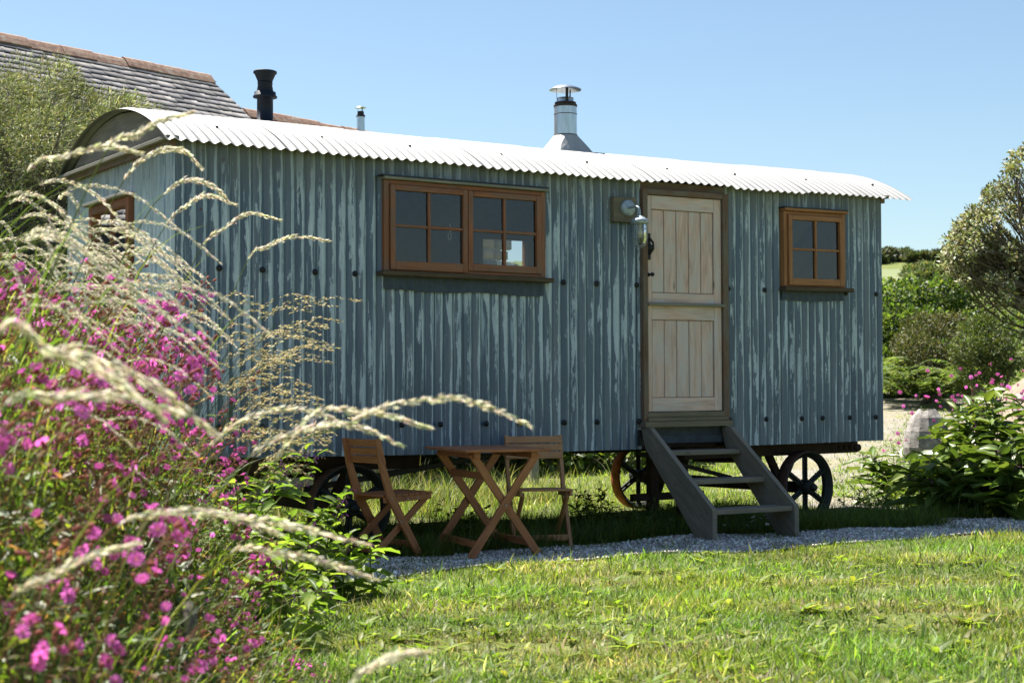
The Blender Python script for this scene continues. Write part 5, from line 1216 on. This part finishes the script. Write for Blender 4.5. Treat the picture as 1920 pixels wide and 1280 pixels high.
# leafy weeds
def weed(px, dep, H, W_, n, cols, lb, group=None, L_=.05, mt='fol', flowers=0, name='weed_clump', stalk=True, py=900):
    q = AT(px, py, dep); base = GZ(q[0], q[1]); root = empty(name, base, local=False, label=lb, cat='plant', group=group); b = MB(); Ps = []; Ds = []
    for s_ in range(max(5, n//26)):
        e = base+np.array((rng.normal(0, W_), rng.normal(0, W_), H*rng.uniform(.4, 1.05))); pts = limb(b, base+np.array((rng.normal(0, W_*.5), rng.normal(0, W_*.5), -.02)), e, .004, .0015, 4, .08)
        m_ = 26; t = rng.random(m_); i0 = np.clip((t*5).astype(int), 0, 4); f = (t*5-i0)[:, None]; P = np.array(pts)[i0]*(1-f)+np.array(pts)[i0+1]*f; Ps.append(P); Ds.append(rand_dirs(m_, -.2, .8))
    b.build('stems', M['gstem'], root); P = np.concatenate(Ps); D = np.concatenate(Ds); m_ = len(P); V, F, C = leaves(P, D, unit(rand_dirs(m_)*.5+np.array((0, 0, 1.))), L_*rng.uniform(.6, 1.4, m_), L_*.5*rng.uniform(.7, 1.2, m_), pick(cols, m_, .22), .25); np_obj('leaves', V, F, M[mt], C, root)
    for j in range(flowers):
        o = link('flower', flower_me, (0, 0, 0), root); o.location = Vector(base+np.array((rng.normal(0, W_), rng.normal(0, W_), H*rng.uniform(.7, 1.15))))-WL[root]; o.rotation_euler = Vector(unit(np.array((-.3, -.8, .4))+rng.normal(0, .4, 3))).to_track_quat('Z', 'Y').to_euler(); o.scale = [rng.uniform(1.2, 1.9)]*3
    return root
BR = [(.10, .155, .024), (.145, .20, .035), (.07, .11, .02)]
for px, dep, H, W_, n, lb, fl in [(1120, 12.6, .30, .12, 220, 'leafy weeds growing left of the rear wheel', 0), (1180, 12.4, .26, .13, 220, 'dark leafy weeds beside the left side of the steps', 0), (1235, 12.2, .20, .12, 180, 'low weeds at the foot of the steps', 0), (1660, 15.0, .34, .20, 420, 'bright leafy weeds at the track edge right of the wheel', 0), (1720, 14.4, .32, .2, 420, 'bright weeds before the right-hand bed', 0), (1690, 16.4, .62, .12, 260, 'upright weed with pink flowers beside the boulder', 6), (1790, 16.6, .95, .3, 420, 'pink campion drift behind the right-hand bed', 26), (1850, 17.2, 1.15, .35, 460, 'pink campion drift on the earth bank', 30), (1900, 17.8, 1.25, .35, 460, 'pink campion drift higher on the earth bank', 30), (1640, 14.4, .22, .18, 300, 'low weeds between wheel and track', 0), (1100, 13.4, .28, .15, 240, 'shaded weeds under the middle of the hut', 0), (860, 12.3, .22, .15, 240, 'dark weeds under the hut behind the table', 0), (560, 10.6, .3, .2, 300, 'weeds in the shade by the left wheel', 0)]:
    weed(px, dep, H, W_, n, BR, lb, 'leafy weeds', flowers=fl)
# hedge behind the hut, seen beneath it
for k, px in enumerate([730, 790, 850, 905, 960, 1020, 1080, 1140, 1200, 660, 590]):
    c = AT(px, 850, 20.5+.7*(k % 3)); g = GZ(c[0], c[1]); cs = [g+np.array((rng.normal(0, .35), rng.normal(0, .35), rng.uniform(.25, .95))) for _ in range(6)]
    tree('bramble_shrub', g, cs, [.42]*6, 1500, .11, .075, BR, None, 'low bright bramble behind the hut, seen beneath its floor', 'shrub', M['fol'], .02, None, 'brambles behind the hut', stems=3, crown_name='foliage')
c = AT(1000, 850, 19.0); g = GZ(c[0], c[1]); b = MB(); b.bar(g-np.array((0, 0, .1)), g+np.array((0, 0, .75)), .10, .10, (1, 0, 0), 0, .008); o = b.build('fence_post', M['grey']); tag(o, 'short grey wooden post behind the hut, seen beneath the floor', 'post')
# fern and old stump in the bank
q = AT(300, 1010, 6.6); base = GZ(q[0], q[1])+np.array((0, 0, .05)); root = empty('fern', base, local=False, label='small green fern below the campions', cat='fern'); 
for j in range(11):
    a = rng.uniform(0, 6.28); Lf = rng.uniform(.25, .42); dirh = np.array((math.cos(a), math.sin(a), 0)); t = np.linspace(.08, 1, 24); P = base+dirh*(Lf*t*.9)[:, None]+np.array((0, 0, 1.))*(Lf*(t*1.1-.85*t*t))[:, None]; parts = []
    for sg in (-1, 1): parts.append(leaves(P, np.tile(np.cross(dirh, (0, 0, 1))*sg+dirh*.3, (24, 1)), np.tile((0, 0, 1.), (24, 1)), Lf*.26*(1.08-t), .012, pick(BR, 24, .12), .15, False))
    V, F, C = join(parts); np_obj('frond', V, F, M['fol'], C, root)
q = AT(335, 1290, 5.0); q2 = AT(352, 1130, 5.15); b = MB(); b.tube(spline([q-np.array((0, 0, .1)), q*.5+q2*.5+np.array((.02, 0, 0)), q2], 9), [.034, .030, .027, .026, .025, .026, .028, .027, .018], 9); o = b.build('dead_stump', M['bark']); tag(o, 'twisted dead stump among the leaves at lower left', 'stump')
